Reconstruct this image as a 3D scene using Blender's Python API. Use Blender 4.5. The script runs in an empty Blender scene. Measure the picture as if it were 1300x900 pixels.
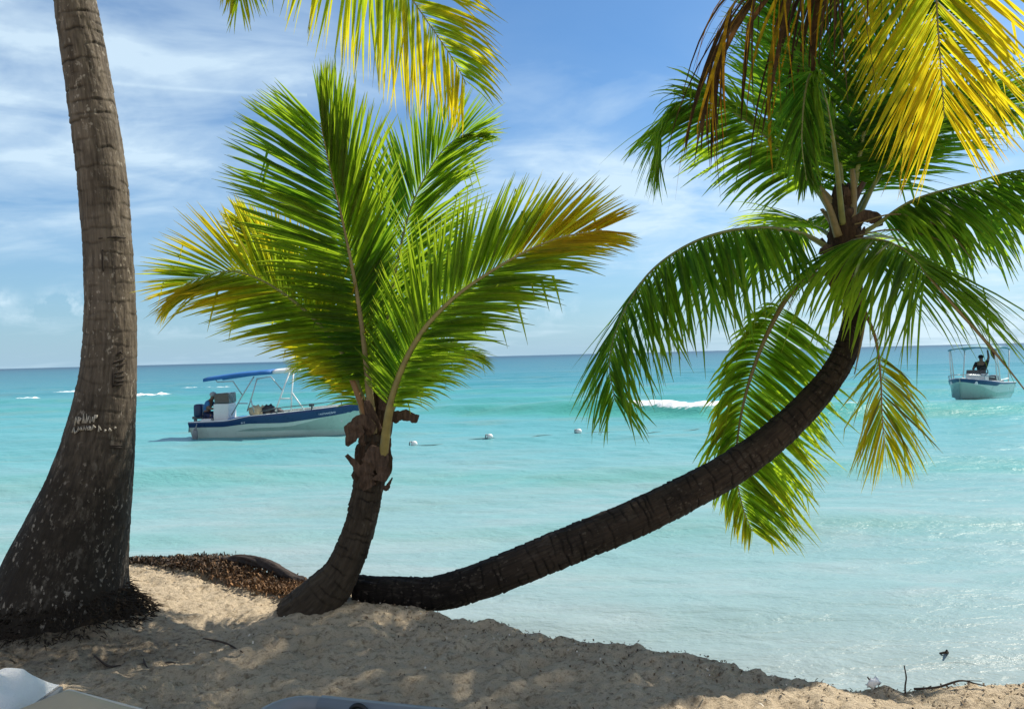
import bpy, math, random
import numpy as np
from mathutils import Vector

random.seed(7)
RS = np.random.RandomState(11)
R = math.radians
scene = bpy.context.scene
COL = scene.collection

# ------------------------------------------------------------------ camera
FPX = 1020.0
CAMZ = 2.6
ROLL = R(1.454)
PITCH = math.atan(1.5 / FPX)
_r0 = np.array([1, 0, 0.0]); _f = np.array([0, math.cos(PITCH), math.sin(PITCH)])
_u0 = np.cross(_r0, _f)
CR = _r0 * math.cos(ROLL) - _u0 * math.sin(ROLL)
CU = _r0 * math.sin(ROLL) + _u0 * math.cos(ROLL)
CAM = np.array([0, 0, CAMZ])


def P(px, py, Y):
    d = CR * (px - 650) / FPX + CU * (450 - py) / FPX + _f
    return CAM + d * (Y / d[1])


def PZ(px, py, z):
    d = CR * (px - 650) / FPX + CU * (450 - py) / FPX + _f
    return CAM + d * ((z - CAMZ) / d[2])


cd = bpy.data.cameras.new('camera')
cam = bpy.data.objects.new('camera', cd)
COL.objects.link(cam)
cd.sensor_width = 36.0
cd.lens = 36.0 * FPX / 1300.0
cd.clip_end = 30000
cd.clip_start = 0.05
from mathutils import Matrix
m = Matrix(((CR[0], CU[0], -_f[0], 0), (CR[1], CU[1], -_f[1], 0), (CR[2], CU[2], -_f[2], CAMZ), (0, 0, 0, 1)))
cam.matrix_world = m
scene.camera = cam

# ------------------------------------------------------------------ noise


def _hash(ix, iy, seed):
    h = (ix.astype(np.int64) * 374761393 + iy.astype(np.int64) * 668265263 + seed * 982451653) & 0x7fffffff
    h = ((h ^ (h >> 13)) * 1274126177) & 0x7fffffff
    h = h ^ (h >> 16)
    return (h & 0xffff) / 65535.0


def vnoise(x, y, seed=0):
    ix = np.floor(x); iy = np.floor(y)
    fx = x - ix; fy = y - iy
    fx = fx * fx * fx * (fx * (fx * 6 - 15) + 10); fy = fy * fy * fy * (fy * (fy * 6 - 15) + 10)
    a = _hash(ix, iy, seed); b = _hash(ix + 1, iy, seed)
    c = _hash(ix, iy + 1, seed); d = _hash(ix + 1, iy + 1, seed)
    return (a * (1 - fx) + b * fx) * (1 - fy) + (c * (1 - fx) + d * fx) * fy


def fbm(x, y, seed=0, oct=4):
    s = 0; a = .5
    for k in range(oct):
        s = s + a * (vnoise(x, y, seed + k * 17) - .5)
        x = x * 2.03 + 3.1; y = y * 2.03 + 1.7; a *= .5
    return s


# ------------------------------------------------------------------ node helpers
def new_mat(name):
    mt = bpy.data.materials.new(name)
    mt.use_nodes = True
    nt = mt.node_tree
    nt.nodes.clear()
    out = nt.nodes.new('ShaderNodeOutputMaterial')
    return mt, nt, out


def N(nt, t, **kw):
    n = nt.nodes.new(t)
    for k, v in kw.items():
        if k.startswith('_'):
            setattr(n, k[1:], v)
        else:
            n.inputs[k.replace('__', ' ')].default_value = v
    return n


def L(nt, a, b):
    nt.links.new(a, b)


def ramp(nt, fac, stops, interp='LINEAR'):
    r = nt.nodes.new('ShaderNodeValToRGB')
    r.color_ramp.interpolation = interp
    el = r.color_ramp.elements
    while len(el) < len(stops):
        el.new(0.5)
    for e, (p, c) in zip(el, stops):
        e.position = p
        e.color = (c[0], c[1], c[2], 1) if not isinstance(c, (int, float)) else (c, c, c, 1)
    L(nt, fac, r.inputs[0])
    return r.outputs[0]


def mixc(nt, fac, a, b, mode='MIX'):
    mx = nt.nodes.new('ShaderNodeMix')
    mx.data_type = 'RGBA'; mx.blend_type = mode
    for s, v in ((0, fac), (6, a), (7, b)):
        if hasattr(v, 'links') or hasattr(v, 'is_linked'):
            L(nt, v, mx.inputs[s])
        elif isinstance(v, (int, float)):
            mx.inputs[s].default_value = v if s == 0 else (v, v, v, 1)
        else:
            mx.inputs[s].default_value = (v[0], v[1], v[2], 1)
    return mx.outputs[2]


def math_(nt, op, a, b=None, c=None):
    n = nt.nodes.new('ShaderNodeMath'); n.operation = op
    for i, v in enumerate((a, b, c)):
        if v is None:
            continue
        if isinstance(v, (int, float)):
            n.inputs[i].default_value = v
        else:
            L(nt, v, n.inputs[i])
    return n.outputs[0]


def noise(nt, vec, scale, detail=4, rough=.55, dist=0):
    n = nt.nodes.new('ShaderNodeTexNoise')
    n.inputs['Scale'].default_value = scale
    n.inputs['Detail'].default_value = detail
    n.inputs['Roughness'].default_value = rough
    n.inputs['Distortion'].default_value = dist
    if vec is not None:
        L(nt, vec, n.inputs['Vector'])
    return n.outputs[0]


def mapping(nt, vec, scale=(1, 1, 1), rot=(0, 0, 0), loc=(0, 0, 0)):
    n = nt.nodes.new('ShaderNodeMapping')
    n.inputs['Scale'].default_value = scale
    n.inputs['Rotation'].default_value = rot
    n.inputs['Location'].default_value = loc
    L(nt, vec, n.inputs['Vector'])
    return n.outputs[0]


def plain(name, col, rough=.5, metal=0.0, var=.12, scale=8.0, bump=0.0, bscale=40.0, spec=.5, stretch=(1, 1, 1)):
    """surface with a slightly uneven colour and gloss"""
    mt, nt, out = new_mat(name)
    tc = nt.nodes.new('ShaderNodeTexCoord')
    n1 = noise(nt, mapping(nt, tc.outputs['Object'], stretch), scale, 5, .6)
    c = ramp(nt, n1, [(.25, tuple(max(0, x * (1 - var)) for x in col)), (.75, tuple(min(1, x * (1 + var)) for x in col))])
    p = N(nt, 'ShaderNodeBsdfPrincipled')
    L(nt, c, p.inputs['Base Color'])
    p.inputs['Metallic'].default_value = metal
    p.inputs['Specular IOR Level'].default_value = spec
    rr = ramp(nt, n1, [(0.2, max(0, rough - .1)), (.8, min(1, rough + .1))])
    L(nt, rr, p.inputs['Roughness'])
    if bump:
        b = N(nt, 'ShaderNodeBump', Strength=bump, Distance=.01)
        L(nt, noise(nt, mapping(nt, tc.outputs['Object'], stretch), bscale, 4), b.inputs['Height'])
        L(nt, b.outputs[0], p.inputs['Normal'])
    L(nt, p.outputs[0], out.inputs[0])
    return mt


# ------------------------------------------------------------------ materials
def leaf_material():
    mt, nt, out = new_mat('palm_leaf')
    at = N(nt, 'ShaderNodeAttribute', _attribute_name='leafcol')
    tc = nt.nodes.new('ShaderNodeTexCoord')
    n1 = noise(nt, tc.outputs['Object'], 30, 3)
    var = ramp(nt, n1, [(.3, .78), (.7, 1.2)])
    c = mixc(nt, 1.0, at.outputs['Color'], var, 'MULTIPLY')
    p = N(nt, 'ShaderNodeBsdfPrincipled', Roughness=.5)
    p.inputs['Specular IOR Level'].default_value = .22
    L(nt, c, p.inputs['Base Color'])
    tr = N(nt, 'ShaderNodeBsdfTranslucent')
    gm = N(nt, 'ShaderNodeGamma', Gamma=.6)
    L(nt, c, gm.inputs['Color'])
    tcx = mixc(nt, 1.0, mixc(nt, 1.0, gm.outputs[0], (1.75, 2.05, .45), 'MULTIPLY'), (.86, .74, .5), 'DARKEN')
    L(nt, tcx, tr.inputs['Color'])
    mx = N(nt, 'ShaderNodeMixShader', Fac=.62)
    L(nt, p.outputs[0], mx.inputs[1]); L(nt, tr.outputs[0], mx.inputs[2])
    L(nt, mx.outputs[0], out.inputs[0])
    return mt


def bark_material(name, light, dark, pale, lich=.5, darkbase=True):
    mt, nt, out = new_mat(name)
    at = N(nt, 'ShaderNodeAttribute', _attribute_name='barkco')
    v = at.outputs['Vector']
    ring = N(nt, 'ShaderNodeAttribute', _attribute_name='ring').outputs['Fac']
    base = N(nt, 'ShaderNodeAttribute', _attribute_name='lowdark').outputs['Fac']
    fib = noise(nt, mapping(nt, v, (1, 1, .07)), 55, 6, .65)
    blot = noise(nt, mapping(nt, v, (1, 1, .6)), 7, 5, .6, .6)
    fine = noise(nt, mapping(nt, v, (1, 1, .5)), 40, 5, .7)
    mixf = math_(nt, 'ADD', math_(nt, 'MULTIPLY', fib, .5), math_(nt, 'MULTIPLY', blot, .5))
    mid = tuple((a * .45 + b * .55) for a, b in zip(light, dark))
    c = ramp(nt, mixf, [(.36, dark), (.5, mid), (.66, light)])
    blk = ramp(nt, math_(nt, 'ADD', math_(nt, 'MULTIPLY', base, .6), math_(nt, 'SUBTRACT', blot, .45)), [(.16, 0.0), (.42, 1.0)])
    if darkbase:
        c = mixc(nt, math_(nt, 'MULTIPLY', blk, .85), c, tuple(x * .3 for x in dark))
    # pale crusty lichen, small flecks
    fl = noise(nt, mapping(nt, v, (1, 1, .6), loc=(3, 1, 2)), 42, 4, .6)
    zone = noise(nt, mapping(nt, v, (1, 1, .8), loc=(7, 2, 5)), 4.0, 3, .6)
    fm = math_(nt, 'MULTIPLY', ramp(nt, fl, [(.59, 0.0), (.65, 1.0)]), ramp(nt, zone, [(.42, 0.0), (.56, lich)]))
    c = mixc(nt, fm, c, pale)
    st = noise(nt, mapping(nt, v, (1, 1, .34), loc=(2, 8, 1)), 34, 6, .7)
    z2 = noise(nt, mapping(nt, v, (1, 1, .7), loc=(1, 4, 9)), 5.5, 4, .6)
    sm = math_(nt, 'MULTIPLY', ramp(nt, st, [(.50, 0.0), (.60, 1.0)]), ramp(nt, z2, [(.50, 0.0), (.62, lich * .75)]))
    c = mixc(nt, sm, c, tuple(x * .62 for x in pale))
    c = mixc(nt, math_(nt, 'MULTIPLY', ring, .85), c, tuple(x * .3 for x in dark))
    p = N(nt, 'ShaderNodeBsdfPrincipled', Roughness=.88)
    p.inputs['Specular IOR Level'].default_value = .25
    L(nt, c, p.inputs['Base Color'])
    b = N(nt, 'ShaderNodeBump', Strength=.8, Distance=.012)
    L(nt, math_(nt, 'ADD', fib, math_(nt, 'MULTIPLY', fine, .7)), b.inputs['Height'])
    L(nt, b.outputs[0], p.inputs['Normal'])
    L(nt, p.outputs[0], out.inputs[0])
    return mt


def sand_material():
    mt, nt, out = new_mat('beach_sand')
    geo = nt.nodes.new('ShaderNodeNewGeometry')
    v = geo.outputs['Position']
    n1 = noise(nt, v, 1.6, 5, .6)
    n2 = noise(nt, mapping(nt, v, (1, 1, 1)), 26, 6, .7)
    n3 = noise(nt, v, 160, 3, .7)
    c = ramp(nt, n1, [(.3, (.56, .46, .325)), (.7, (.68, .565, .405))])
    c = mixc(nt, ramp(nt, n2, [(.35, .8), (.49, 0.0)]), c, (.22, .165, .105))
    c = mixc(nt, ramp(nt, n3, [(.33, .65), (.46, 0.0)]), c, (.23, .18, .12))
    wet = N(nt, 'ShaderNodeAttribute', _attribute_name='wet').outputs['Fac']
    c = mixc(nt, math_(nt, 'MULTIPLY', wet, .6), c, (.2, .17, .12))
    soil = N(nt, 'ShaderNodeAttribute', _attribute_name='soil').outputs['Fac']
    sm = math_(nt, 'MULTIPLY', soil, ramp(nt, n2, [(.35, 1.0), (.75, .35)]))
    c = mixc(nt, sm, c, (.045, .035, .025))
    p = N(nt, 'ShaderNodeBsdfPrincipled', Roughness=.95)
    p.inputs['Specular IOR Level'].default_value = .15
    L(nt, c, p.inputs['Base Color'])
    b = N(nt, 'ShaderNodeBump', Strength=1.0, Distance=.03)
    L(nt, math_(nt, 'ADD', n2, math_(nt, 'MULTIPLY', n3, .45)), b.inputs['Height'])
    L(nt, b.outputs[0], p.inputs['Normal'])
    L(nt, p.outputs[0], out.inputs[0])
    return mt


def water_material():
    mt, nt, out = new_mat('sea_water')
    geo = nt.nodes.new('ShaderNodeNewGeometry')
    pos = geo.outputs['Position']
    sx = N(nt, 'ShaderNodeSeparateXYZ'); L(nt, pos, sx.inputs[0])
    dist = N(nt, 'ShaderNodeAttribute', _attribute_name='shore').outputs['Fac']     # metres from the beach edge
    wob = noise(nt, mapping(nt, pos, (.05, .12, 0)), 1.0, 4, .6)
    d2 = math_(nt, 'MULTIPLY', dist, math_(nt, 'ADD', .72, math_(nt, 'MULTIPLY', wob, .56)))
    lg = math_(nt, 'MULTIPLY', math_(nt, 'LOGARITHM', math_(nt, 'ADD', d2, 1.0), 10.0), 1 / 3.7)
    # log10(1+d)/3.7 : 2m .13, 5m .21, 10m .28, 20m .357, 40m .436, 100m .54, 400m .70, 2000m .89
    c = ramp(nt, lg, [(.10, (.25, .325, .335)), (.18, (.22, .355, .37)), (.26, (.19, .36, .375)),
                      (.34, (.12, .34, .37)), (.42, (.085, .32, .36)), (.50, (.05, .245, .30)),
                      (.60, (.032, .175, .235)), (.74, (.018, .11, .17)), (.86, (.006, .04, .09))])
    # cloudy patches of stirred sand and darker weed patches further out
    pt = noise(nt, mapping(nt, pos, (.16, .5, 0)), 1.0, 5, .6, .5)
    c = mixc(nt, math_(nt, 'MULTIPLY', ramp(nt, pt, [(.52, 0.0), (.68, 1.0)]), .35), c, (.22, .31, .27))
    ws = noise(nt, mapping(nt, pos, (.30, .95, 0), loc=(4, 2, 0)), 1.0, 6, .62, .8)
    wm = math_(nt, 'MULTIPLY', ramp(nt, lg, [(.10, .7), (.27, .42), (.36, 0.0)]), ramp(nt, ws, [(.45, 0.0), (.64, 1.0)]))
    c = mixc(nt, wm, c, (.32, .40, .415))
    far = ramp(nt, lg, [(.42, 0.0), (.55, 1.0)])
    weed = noise(nt, mapping(nt, pos, (.012, .05, 0)), 1.0, 4, .6)
    c = mixc(nt, math_(nt, 'MULTIPLY', math_(nt, 'MULTIPLY', far, ramp(nt, weed, [(.52, 0.0), (.64, 1.0)])), .45), c, (.03, .15, .22))
    green = N(nt, 'ShaderNodeAttribute', _attribute_name='swell').outputs['Fac']
    c = mixc(nt, math_(nt, 'MULTIPLY', green, .85), c, (.075, .36, .30))
    foam = N(nt, 'ShaderNodeAttribute', _attribute_name='foam').outputs['Fac']
    fn = noise(nt, mapping(nt, pos, (1.2, 2.2, 1)), 2.2, 6, .7)
    fm = ramp(nt, math_(nt, 'ADD', foam, math_(nt, 'MULTIPLY', math_(nt, 'SUBTRACT', fn, .5), 1.3)), [(.42, 0.0), (.62, 1.0)])
    fm = math_(nt, 'MULTIPLY', fm, ramp(nt, foam, [(0.02, 0.0), (.15, 1.0)]))
    c = mixc(nt, fm, c, (.85, .88, .88))
    p = N(nt, 'ShaderNodeBsdfPrincipled', IOR=1.33)
    p.inputs['Specular IOR Level'].default_value = .11
    L(nt, c, p.inputs['Base Color'])
    rg = mixc(nt, fm, .30, .8)
    L(nt, rg, p.inputs['Roughness'])
    # ripples
    r1 = noise(nt, mapping(nt, pos, (1.0, 2.2, 1), rot=(0, 0, .12)), 1.5, 5, .6, .4)
    r2 = noise(nt, mapping(nt, pos, (1.0, 2.0, 1), rot=(0, 0, -.3)), 6.0, 4, .6)
    b = N(nt, 'ShaderNodeBump', Strength=.6, Distance=.11)
    L(nt, r1, b.inputs['Height'])
    b2 = N(nt, 'ShaderNodeBump', Strength=.55, Distance=.035)
    L(nt, r2, b2.inputs['Height']); L(nt, b.outputs[0], b2.inputs['Normal'])
    L(nt, b2.outputs[0], p.inputs['Normal'])
    L(nt, p.outputs[0], out.inputs[0])
    return mt


def dead_material():
    mt, nt, out = new_mat('withered_leaf')
    at = N(nt, 'ShaderNodeAttribute', _attribute_name='leafcol')
    tc = nt.nodes.new('ShaderNodeTexCoord')
    n1 = noise(nt, tc.outputs['Object'], 25, 4)
    c = mixc(nt, 1.0, at.outputs['Color'], ramp(nt, n1, [(.3, .5), (.7, 1.4)]), 'MULTIPLY')
    p = N(nt, 'ShaderNodeBsdfPrincipled', Roughness=.75)
    p.inputs['Specular IOR Level'].default_value = .2
    L(nt, c, p.inputs['Base Color'])
    tr = N(nt, 'ShaderNodeBsdfTranslucent')
    L(nt, mixc(nt, 1.0, c, (1.5, 1.2, .7), 'MULTIPLY'), tr.inputs['Color'])
    mx = N(nt, 'ShaderNodeMixShader', Fac=.4)
    L(nt, p.outputs[0], mx.inputs[1]); L(nt, tr.outputs[0], mx.inputs[2])
    L(nt, mx.outputs[0], out.inputs[0])
    return mt


M = {}
M['leaf'] = leaf_material()
M['dead'] = dead_material()
M['bark'] = bark_material('weathered_palm_bark', (.20, .165, .125), (.040, .031, .023), (.38, .34, .28), .7)
M['bark_brown'] = bark_material('brown_palm_bark', (.085, .064, .042), (.026, .019, .013), (.18, .15, .11), .3, False)
M['bark_dark'] = bark_material('dark_palm_bark', (.066, .045, .030), (.014, .010, .007), (.16, .13, .10), .45)
M['sand'] = sand_material()
M['water'] = water_material()
M['stem_green'] = plain('green_frond_stem', (.20, .21, .06), .45, scale=14, var=.3)
M['stem_yellow'] = plain('yellow_frond_stem', (.25, .20, .055), .45, scale=14, var=.3)
M['stem_olive'] = plain('olive_frond_stem', (.21, .16, .06), .5, scale=14, var=.35)
M['stem_brown'] = plain('brown_frond_stem', (.24, .13, .05), .6, scale=14, var=.3)
M['fibre'] = plain('brown_palm_fibre', (.055, .034, .02), .9, scale=50, var=.8, bump=1, bscale=90, spec=.2, stretch=(1, 1, .14))
M['dry_sheath'] = plain('dry_brown_sheath', (.085, .055, .037), .85, scale=50, var=.7, bump=1, bscale=90, spec=.2, stretch=(1, 1, .2))
M['root'] = plain('dark_root_fibre', (.032, .024, .017), .95, scale=20, var=.7, bump=1, bscale=60, spec=.15)
M['log'] = plain('grey_brown_wet_log', (.045, .034, .028), .75, scale=12, var=.6, bump=1, bscale=30, spec=.3)
M['hull_white'] = plain('white_hull_gelcoat', (.57, .64, .575), .3, scale=3, var=.06)
M['hull_blue'] = plain('navy_hull_paint', (.008, .035, .12), .3, scale=3, var=.15)
M['canvas_blue'] = plain('blue_canvas', (.018, .13, .38), .7, scale=5, var=.15)
M['canvas_pale'] = plain('pale_blue_canvas', (.10, .27, .34), .7, scale=5, var=.15)
M['white_paint'] = plain('white_fibreglass', (.72, .74, .73), .35, scale=4, var=.08)
M['tube'] = plain('grey_steel_tube', (.40, .43, .44), .35, metal=.5, var=.1)
M['dark_tube'] = plain('dark_steel_tube', (.12, .16, .17), .4, metal=.4, var=.1)
M['dark_plastic'] = plain('dark_plastic', (.03, .035, .04), .4)
M['glass_dark'] = plain('smoked_windscreen', (.07, .075, .075), .12, var=.3)
M['bench_blue'] = plain('blue_vinyl', (.02, .14, .42), .5)
M['deck'] = plain('grey_white_deck', (.5, .53, .52), .6)
M['skin'] = plain('brown_skin', (.17, .09, .055), .55)
M['shirt_blue'] = plain('blue_cotton', (.03, .14, .33), .8, scale=12, var=.25)
M['navy'] = plain('navy_cotton', (.012, .025, .08), .8, scale=12, var=.25)
M['black_cloth'] = plain('black_cotton', (.012, .012, .014), .8)
M['cap_grey'] = plain('grey_cap', (.35, .36, .38), .8)
M['bag_beige'] = plain('beige_canvas_bag', (.50, .42, .28), .8, scale=9, var=.35)
M['bag_dark'] = plain('dark_nylon_bag', (.02, .024, .035), .6, scale=9, var=.4)
M['red_cloth'] = plain('dark_red_nylon', (.10, .014, .012), .7)
M['rope'] = plain('pale_rope', (.30, .33, .32), .8, scale=30, var=.3)
M['rope_dark'] = plain('weedy_rope', (.10, .16, .16), .8, scale=30, var=.3)
M['buoy_white'] = plain('white_float_plastic', (.72, .74, .72), .4)
M['letter_white'] = plain('white_lettering', (.62, .70, .78), .5, var=.1)
M['chalk'] = plain('pale_scratched_marks', (.42, .39, .33), .95, scale=60, var=.4)
M['cut'] = plain('dark_carved_groove', (.02, .014, .01), .95)
M['tan_cushion'] = plain('tan_cushion_fabric', (.60, .46, .29), .85, scale=3, var=.10, bump=.25, bscale=300)
M['piping'] = plain('cream_piping', (.76, .70, .58), .8, var=.08)
M['towel'] = plain('white_towelling', (.80, .80, .77), .95, scale=10, var=.05, bump=.6, bscale=120)
M['grey_plastic'] = plain('weathered_grey_plastic', (.22, .23, .235), .4, scale=5, var=.15)
M['sling'] = plain('olive_mesh_sling', (.16, .15, .08), .8, scale=5, var=.15, bump=.5, bscale=400)
M['black_rubber'] = plain('black_rubber_loop', (.01, .01, .01), .5)
M['seaweed'] = None
M['twig'] = plain('dark_twig', (.05, .035, .025), .9, scale=20, var=.5)
M['plastic_scrap'] = plain('white_plastic_scrap', (.75, .78, .8), .35)
M['navy_cowl'] = plain('navy_motor_cowl', (.012, .03, .09), .35)
M['motor_grey'] = plain('grey_motor_cowl', (.10, .11, .12), .35)


def weed_mat():
    mt, nt, out = new_mat('dry_seaweed')
    at = N(nt, 'ShaderNodeAttribute', _attribute_name='leafcol')
    p = N(nt, 'ShaderNodeBsdfPrincipled', Roughness=.8)
    L(nt, at.outputs['Color'], p.inputs['Base Color'])
    L(nt, p.outputs[0], out.inputs[0])
    return mt


M['seaweed'] = weed_mat()


# ------------------------------------------------------------------ mesh helpers
def tag(o, label, cat, group=None, kind=None):
    o['label'] = label
    o['category'] = cat
    if group:
        o['group'] = group
    if kind:
        o['kind'] = kind
    return o


def rootof(o):
    loc = np.zeros(3)
    while o is not None:
        loc += np.array(o.location)
        o = o.parent
    return loc


def link(name, verts, faces, mat, parent=None, smooth=True, attrs=None, loc=None, local=False):
    """one mesh object; verts are world coordinates unless local"""
    verts = np.asarray(verts, dtype=np.float64)
    if loc is None:
        loc = np.zeros(3)
    off = np.array(loc, dtype=float)
    if parent is not None and not local:
        off = off + rootof(parent)
    if not local:
        verts = verts - off
    me = bpy.data.meshes.new(name)
    if isinstance(faces, np.ndarray):
        k = faces.shape[1]
        me.vertices.add(len(verts)); me.vertices.foreach_set('co', verts.astype(np.float32).ravel())
        me.loops.add(faces.size); me.loops.foreach_set('vertex_index', faces.astype(np.int32).ravel())
        me.polygons.add(len(faces))
        me.polygons.foreach_set('loop_start', np.arange(0, faces.size, k, dtype=np.int32))
        me.polygons.foreach_set('loop_total', np.full(len(faces), k, dtype=np.int32))
        me.update(calc_edges=True)
    else:
        me.from_pydata([tuple(v) for v in verts], [], [tuple(int(i) for i in f) for f in faces])
    me.polygons.foreach_set('use_smooth', np.full(len(me.polygons), smooth, dtype=bool))
    for k_, arr in (attrs or {}).items():
        arr = np.asarray(arr, dtype=np.float32)
        if arr.ndim == 1:
            a = me.attributes.new(k_, 'FLOAT', 'POINT'); a.data.foreach_set('value', arr)
        elif arr.shape[1] == 3:
            a = me.attributes.new(k_, 'FLOAT_VECTOR', 'POINT'); a.data.foreach_set('vector', arr.ravel())
        else:
            a = me.attributes.new(k_, 'FLOAT_COLOR', 'POINT'); a.data.foreach_set('color', arr.ravel())
    me.validate()
    if mat is not None:
        me.materials.append(mat)
    o = bpy.data.objects.new(name, me)
    o.location = loc
    COL.objects.link(o)
    if parent is not None:
        o.parent = parent
    return o


def empty(name, loc, rz=0.0):
    o = bpy.data.objects.new(name, None)
    o.empty_display_size = .2
    o.location = loc
    o.rotation_euler = (0, 0, rz)
    COL.objects.link(o)
    return o


def norm(a):
    return a / np.maximum(np.linalg.norm(a, axis=-1, keepdims=True), 1e-9)


def spline(pts, n):
    """Catmull-Rom through pts, n samples evenly by length"""
    p = np.asarray(pts, float)
    p = np.vstack([2 * p[0] - p[1], p, 2 * p[-1] - p[-2]])
    out = []
    for i in range(1, len(p) - 2):
        t = np.linspace(0, 1, 30, endpoint=False)[:, None]
        a, b, c, d = p[i - 1], p[i], p[i + 1], p[i + 2]
        out.append(.5 * ((2 * b) + (-a + c) * t + (2 * a - 5 * b + 4 * c - d) * t ** 2 + (-a + 3 * b - 3 * c + d) * t ** 3))
    out.append(p[-2][None])
    q = np.vstack(out)
    s = np.concatenate([[0], np.cumsum(np.linalg.norm(np.diff(q, axis=0), axis=1))])
    u = np.linspace(0, s[-1], n)
    return np.stack([np.interp(u, s, q[:, k]) for k in range(q.shape[1])], 1), s[-1]


def frames(q, hint=(0, 0, 1)):
    T = norm(np.gradient(q, axis=0))
    h = np.array(hint, float)
    S = norm(np.cross(T, h))
    # keep side vectors continuous where the path passes through the hint
    for i in range(1, len(S)):
        if np.dot(S[i], S[i - 1]) < 0:
            S[i] = -S[i]
    Nn = norm(np.cross(S, T))
    return T, S, Nn


class MB:
    def __init__(s):
        s.v = []; s.f = []; s.n = 0

    def add(s, v, f):
        v = np.asarray(v, float)
        s.v.append(v)
        s.f += [tuple(i + s.n for i in ff) for ff in f]
        s.n += len(v)
        return s

    def tube(s, pts, r, sides=8, n=None, hint=(.13, .21, .97), flat=1.0, caps=True):
        pts = np.asarray(pts, float)
        if n is None:
            q = pts
        else:
            q, _ = spline(pts, n)
        k = len(q)
        rr = np.interp(np.linspace(0, 1, k), np.linspace(0, 1, len(np.atleast_1d(r))), np.atleast_1d(r)) if np.ndim(r) else np.full(k, r)
        T, S, Nn = frames(q, hint)
        a = np.linspace(0, 2 * math.pi, sides, endpoint=False)
        ring = (S[:, None] * np.cos(a)[None, :, None] + Nn[:, None] * np.sin(a)[None, :, None] * flat) * rr[:, None, None]
        v = (q[:, None] + ring).reshape(-1, 3)
        f = []
        for i in range(k - 1):
            for j in range(sides):
                j2 = (j + 1) % sides
                f.append((i * sides + j, i * sides + j2, (i + 1) * sides + j2, (i + 1) * sides + j))
        if caps:
            f.append(tuple(range(sides - 1, -1, -1)))
            f.append(tuple((k - 1) * sides + j for j in range(sides)))
        return s.add(v, f)

    def box(s, c, size, rot=None, bev=0.0):
        """box with chamfered edges"""
        hx, hy, hz = [x / 2 for x in size]
        b = min(bev, hx * .9, hy * .9, hz * .9)
        if b <= 0:
            v = [(x, y, z) for x in (-hx, hx) for y in (-hy, hy) for z in (-hz, hz)]
            f = [(0, 1, 3, 2), (4, 6, 7, 5), (0, 4, 5, 1), (2, 3, 7, 6), (0, 2, 6, 4), (1, 5, 7, 3)]
        else:
            import bmesh
            bm = bmesh.new()
            bmesh.ops.create_cube(bm, size=1.0)
            for vv in bm.verts:
                vv.co = Vector((vv.co.x * 2 * hx, vv.co.y * 2 * hy, vv.co.z * 2 * hz))
            bmesh.ops.bevel(bm, geom=list(bm.edges), offset=b, segments=2, affect='EDGES', profile=.6)
            bm.verts.index_update()
            v = [tuple(x.co) for x in bm.verts]
            f = [tuple(x.index for x in ff.verts) for ff in bm.faces]
            bm.free()
        v = np.array(v, float)
        if rot is not None:
            v = v @ np.array(rot).T
        return s.add(v + np.array(c, float), f)

    def ball(s, c, r, seg=12, rings=8, rad=None):
        v = []; f = []
        for i in range(rings + 1):
            th = math.pi * i / rings
            for j in range(seg):
                ph = 2 * math.pi * j / seg
                v.append((math.sin(th) * math.cos(ph), math.sin(th) * math.sin(ph), math.cos(th)))
        for i in range(rings):
            for j in range(seg):
                j2 = (j + 1) % seg
                f.append((i * seg + j, (i + 1) * seg + j, (i + 1) * seg + j2, i * seg + j2))
        v = np.array(v) * (np.array(r) if np.ndim(r) else r)
        if rad is not None:
            v = v * (1 + rad * (fbm(v[:, 0] * 3 / np.max(r) + 5, v[:, 1] * 3 / np.max(r) + v[:, 2] * 2.3 / np.max(r), 5)[:, None] * 2))
        return s.add(v + np.array(c, float), f)

    def loft(s, sections, close=False):
        k = len(sections[0]); n = len(sections)
        v = np.concatenate(sections, 0); f = []
        for i in range(n - 1):
            for j in range(k if close else k - 1):
                j2 = (j + 1) % k
                f.append((i * k + j, i * k + j2, (i + 1) * k + j2, (i + 1) * k + j))
        return s.add(v, f)

    def build(s, name, mat, parent=None, smooth=True, loc=None, local=False):
        return link(name, np.concatenate(s.v), s.f, mat, parent, smooth, loc=loc, local=local)


def rotz(a):
    c, s_ = math.cos(a), math.sin(a)
    return np.array([[c, -s_, 0], [s_, c, 0], [0, 0, 1]])


def roty(a):
    c, s_ = math.cos(a), math.sin(a)
    return np.array([[c, 0, s_], [0, 1, 0], [-s_, 0, c]])


# ------------------------------------------------------------------ sky and light
SUN_AZ = R(56)      # to the right of straight ahead (+Y)
SUN_EL = R(48)
w = bpy.data.worlds.new('World')
scene.world = w
w.use_nodes = True
nt = w.node_tree
nt.nodes.clear()
wout = nt.nodes.new('ShaderNodeOutputWorld')
bg = N(nt, 'ShaderNodeBackground', Strength=.075)
sky = nt.nodes.new('ShaderNodeTexSky')
sky.sky_type = 'NISHITA'
sky.sun_disc = False
sky.sun_elevation = SUN_EL
sky.sun_rotation = SUN_AZ
sky.air_density = 1.0
sky.dust_density = .6
sky.ozone_density = 2.0
tc = nt.nodes.new('ShaderNodeTexCoord')
dirv = tc.outputs['Generated']
sp = N(nt, 'ShaderNodeSeparateXYZ'); L(nt, dirv, sp.inputs[0])
az = math_(nt, 'ARCTAN2', sp.outputs[0], sp.outputs[1])
el = math_(nt, 'ARCSINE', sp.outputs[2])


def pix_dir(px, py):
    d = CR * (px - 650) / FPX + CU * (450 - py) / FPX + _f
    d = d / np.linalg.norm(d)
    return math.atan2(d[0], d[1]), math.asin(d[2])


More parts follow.
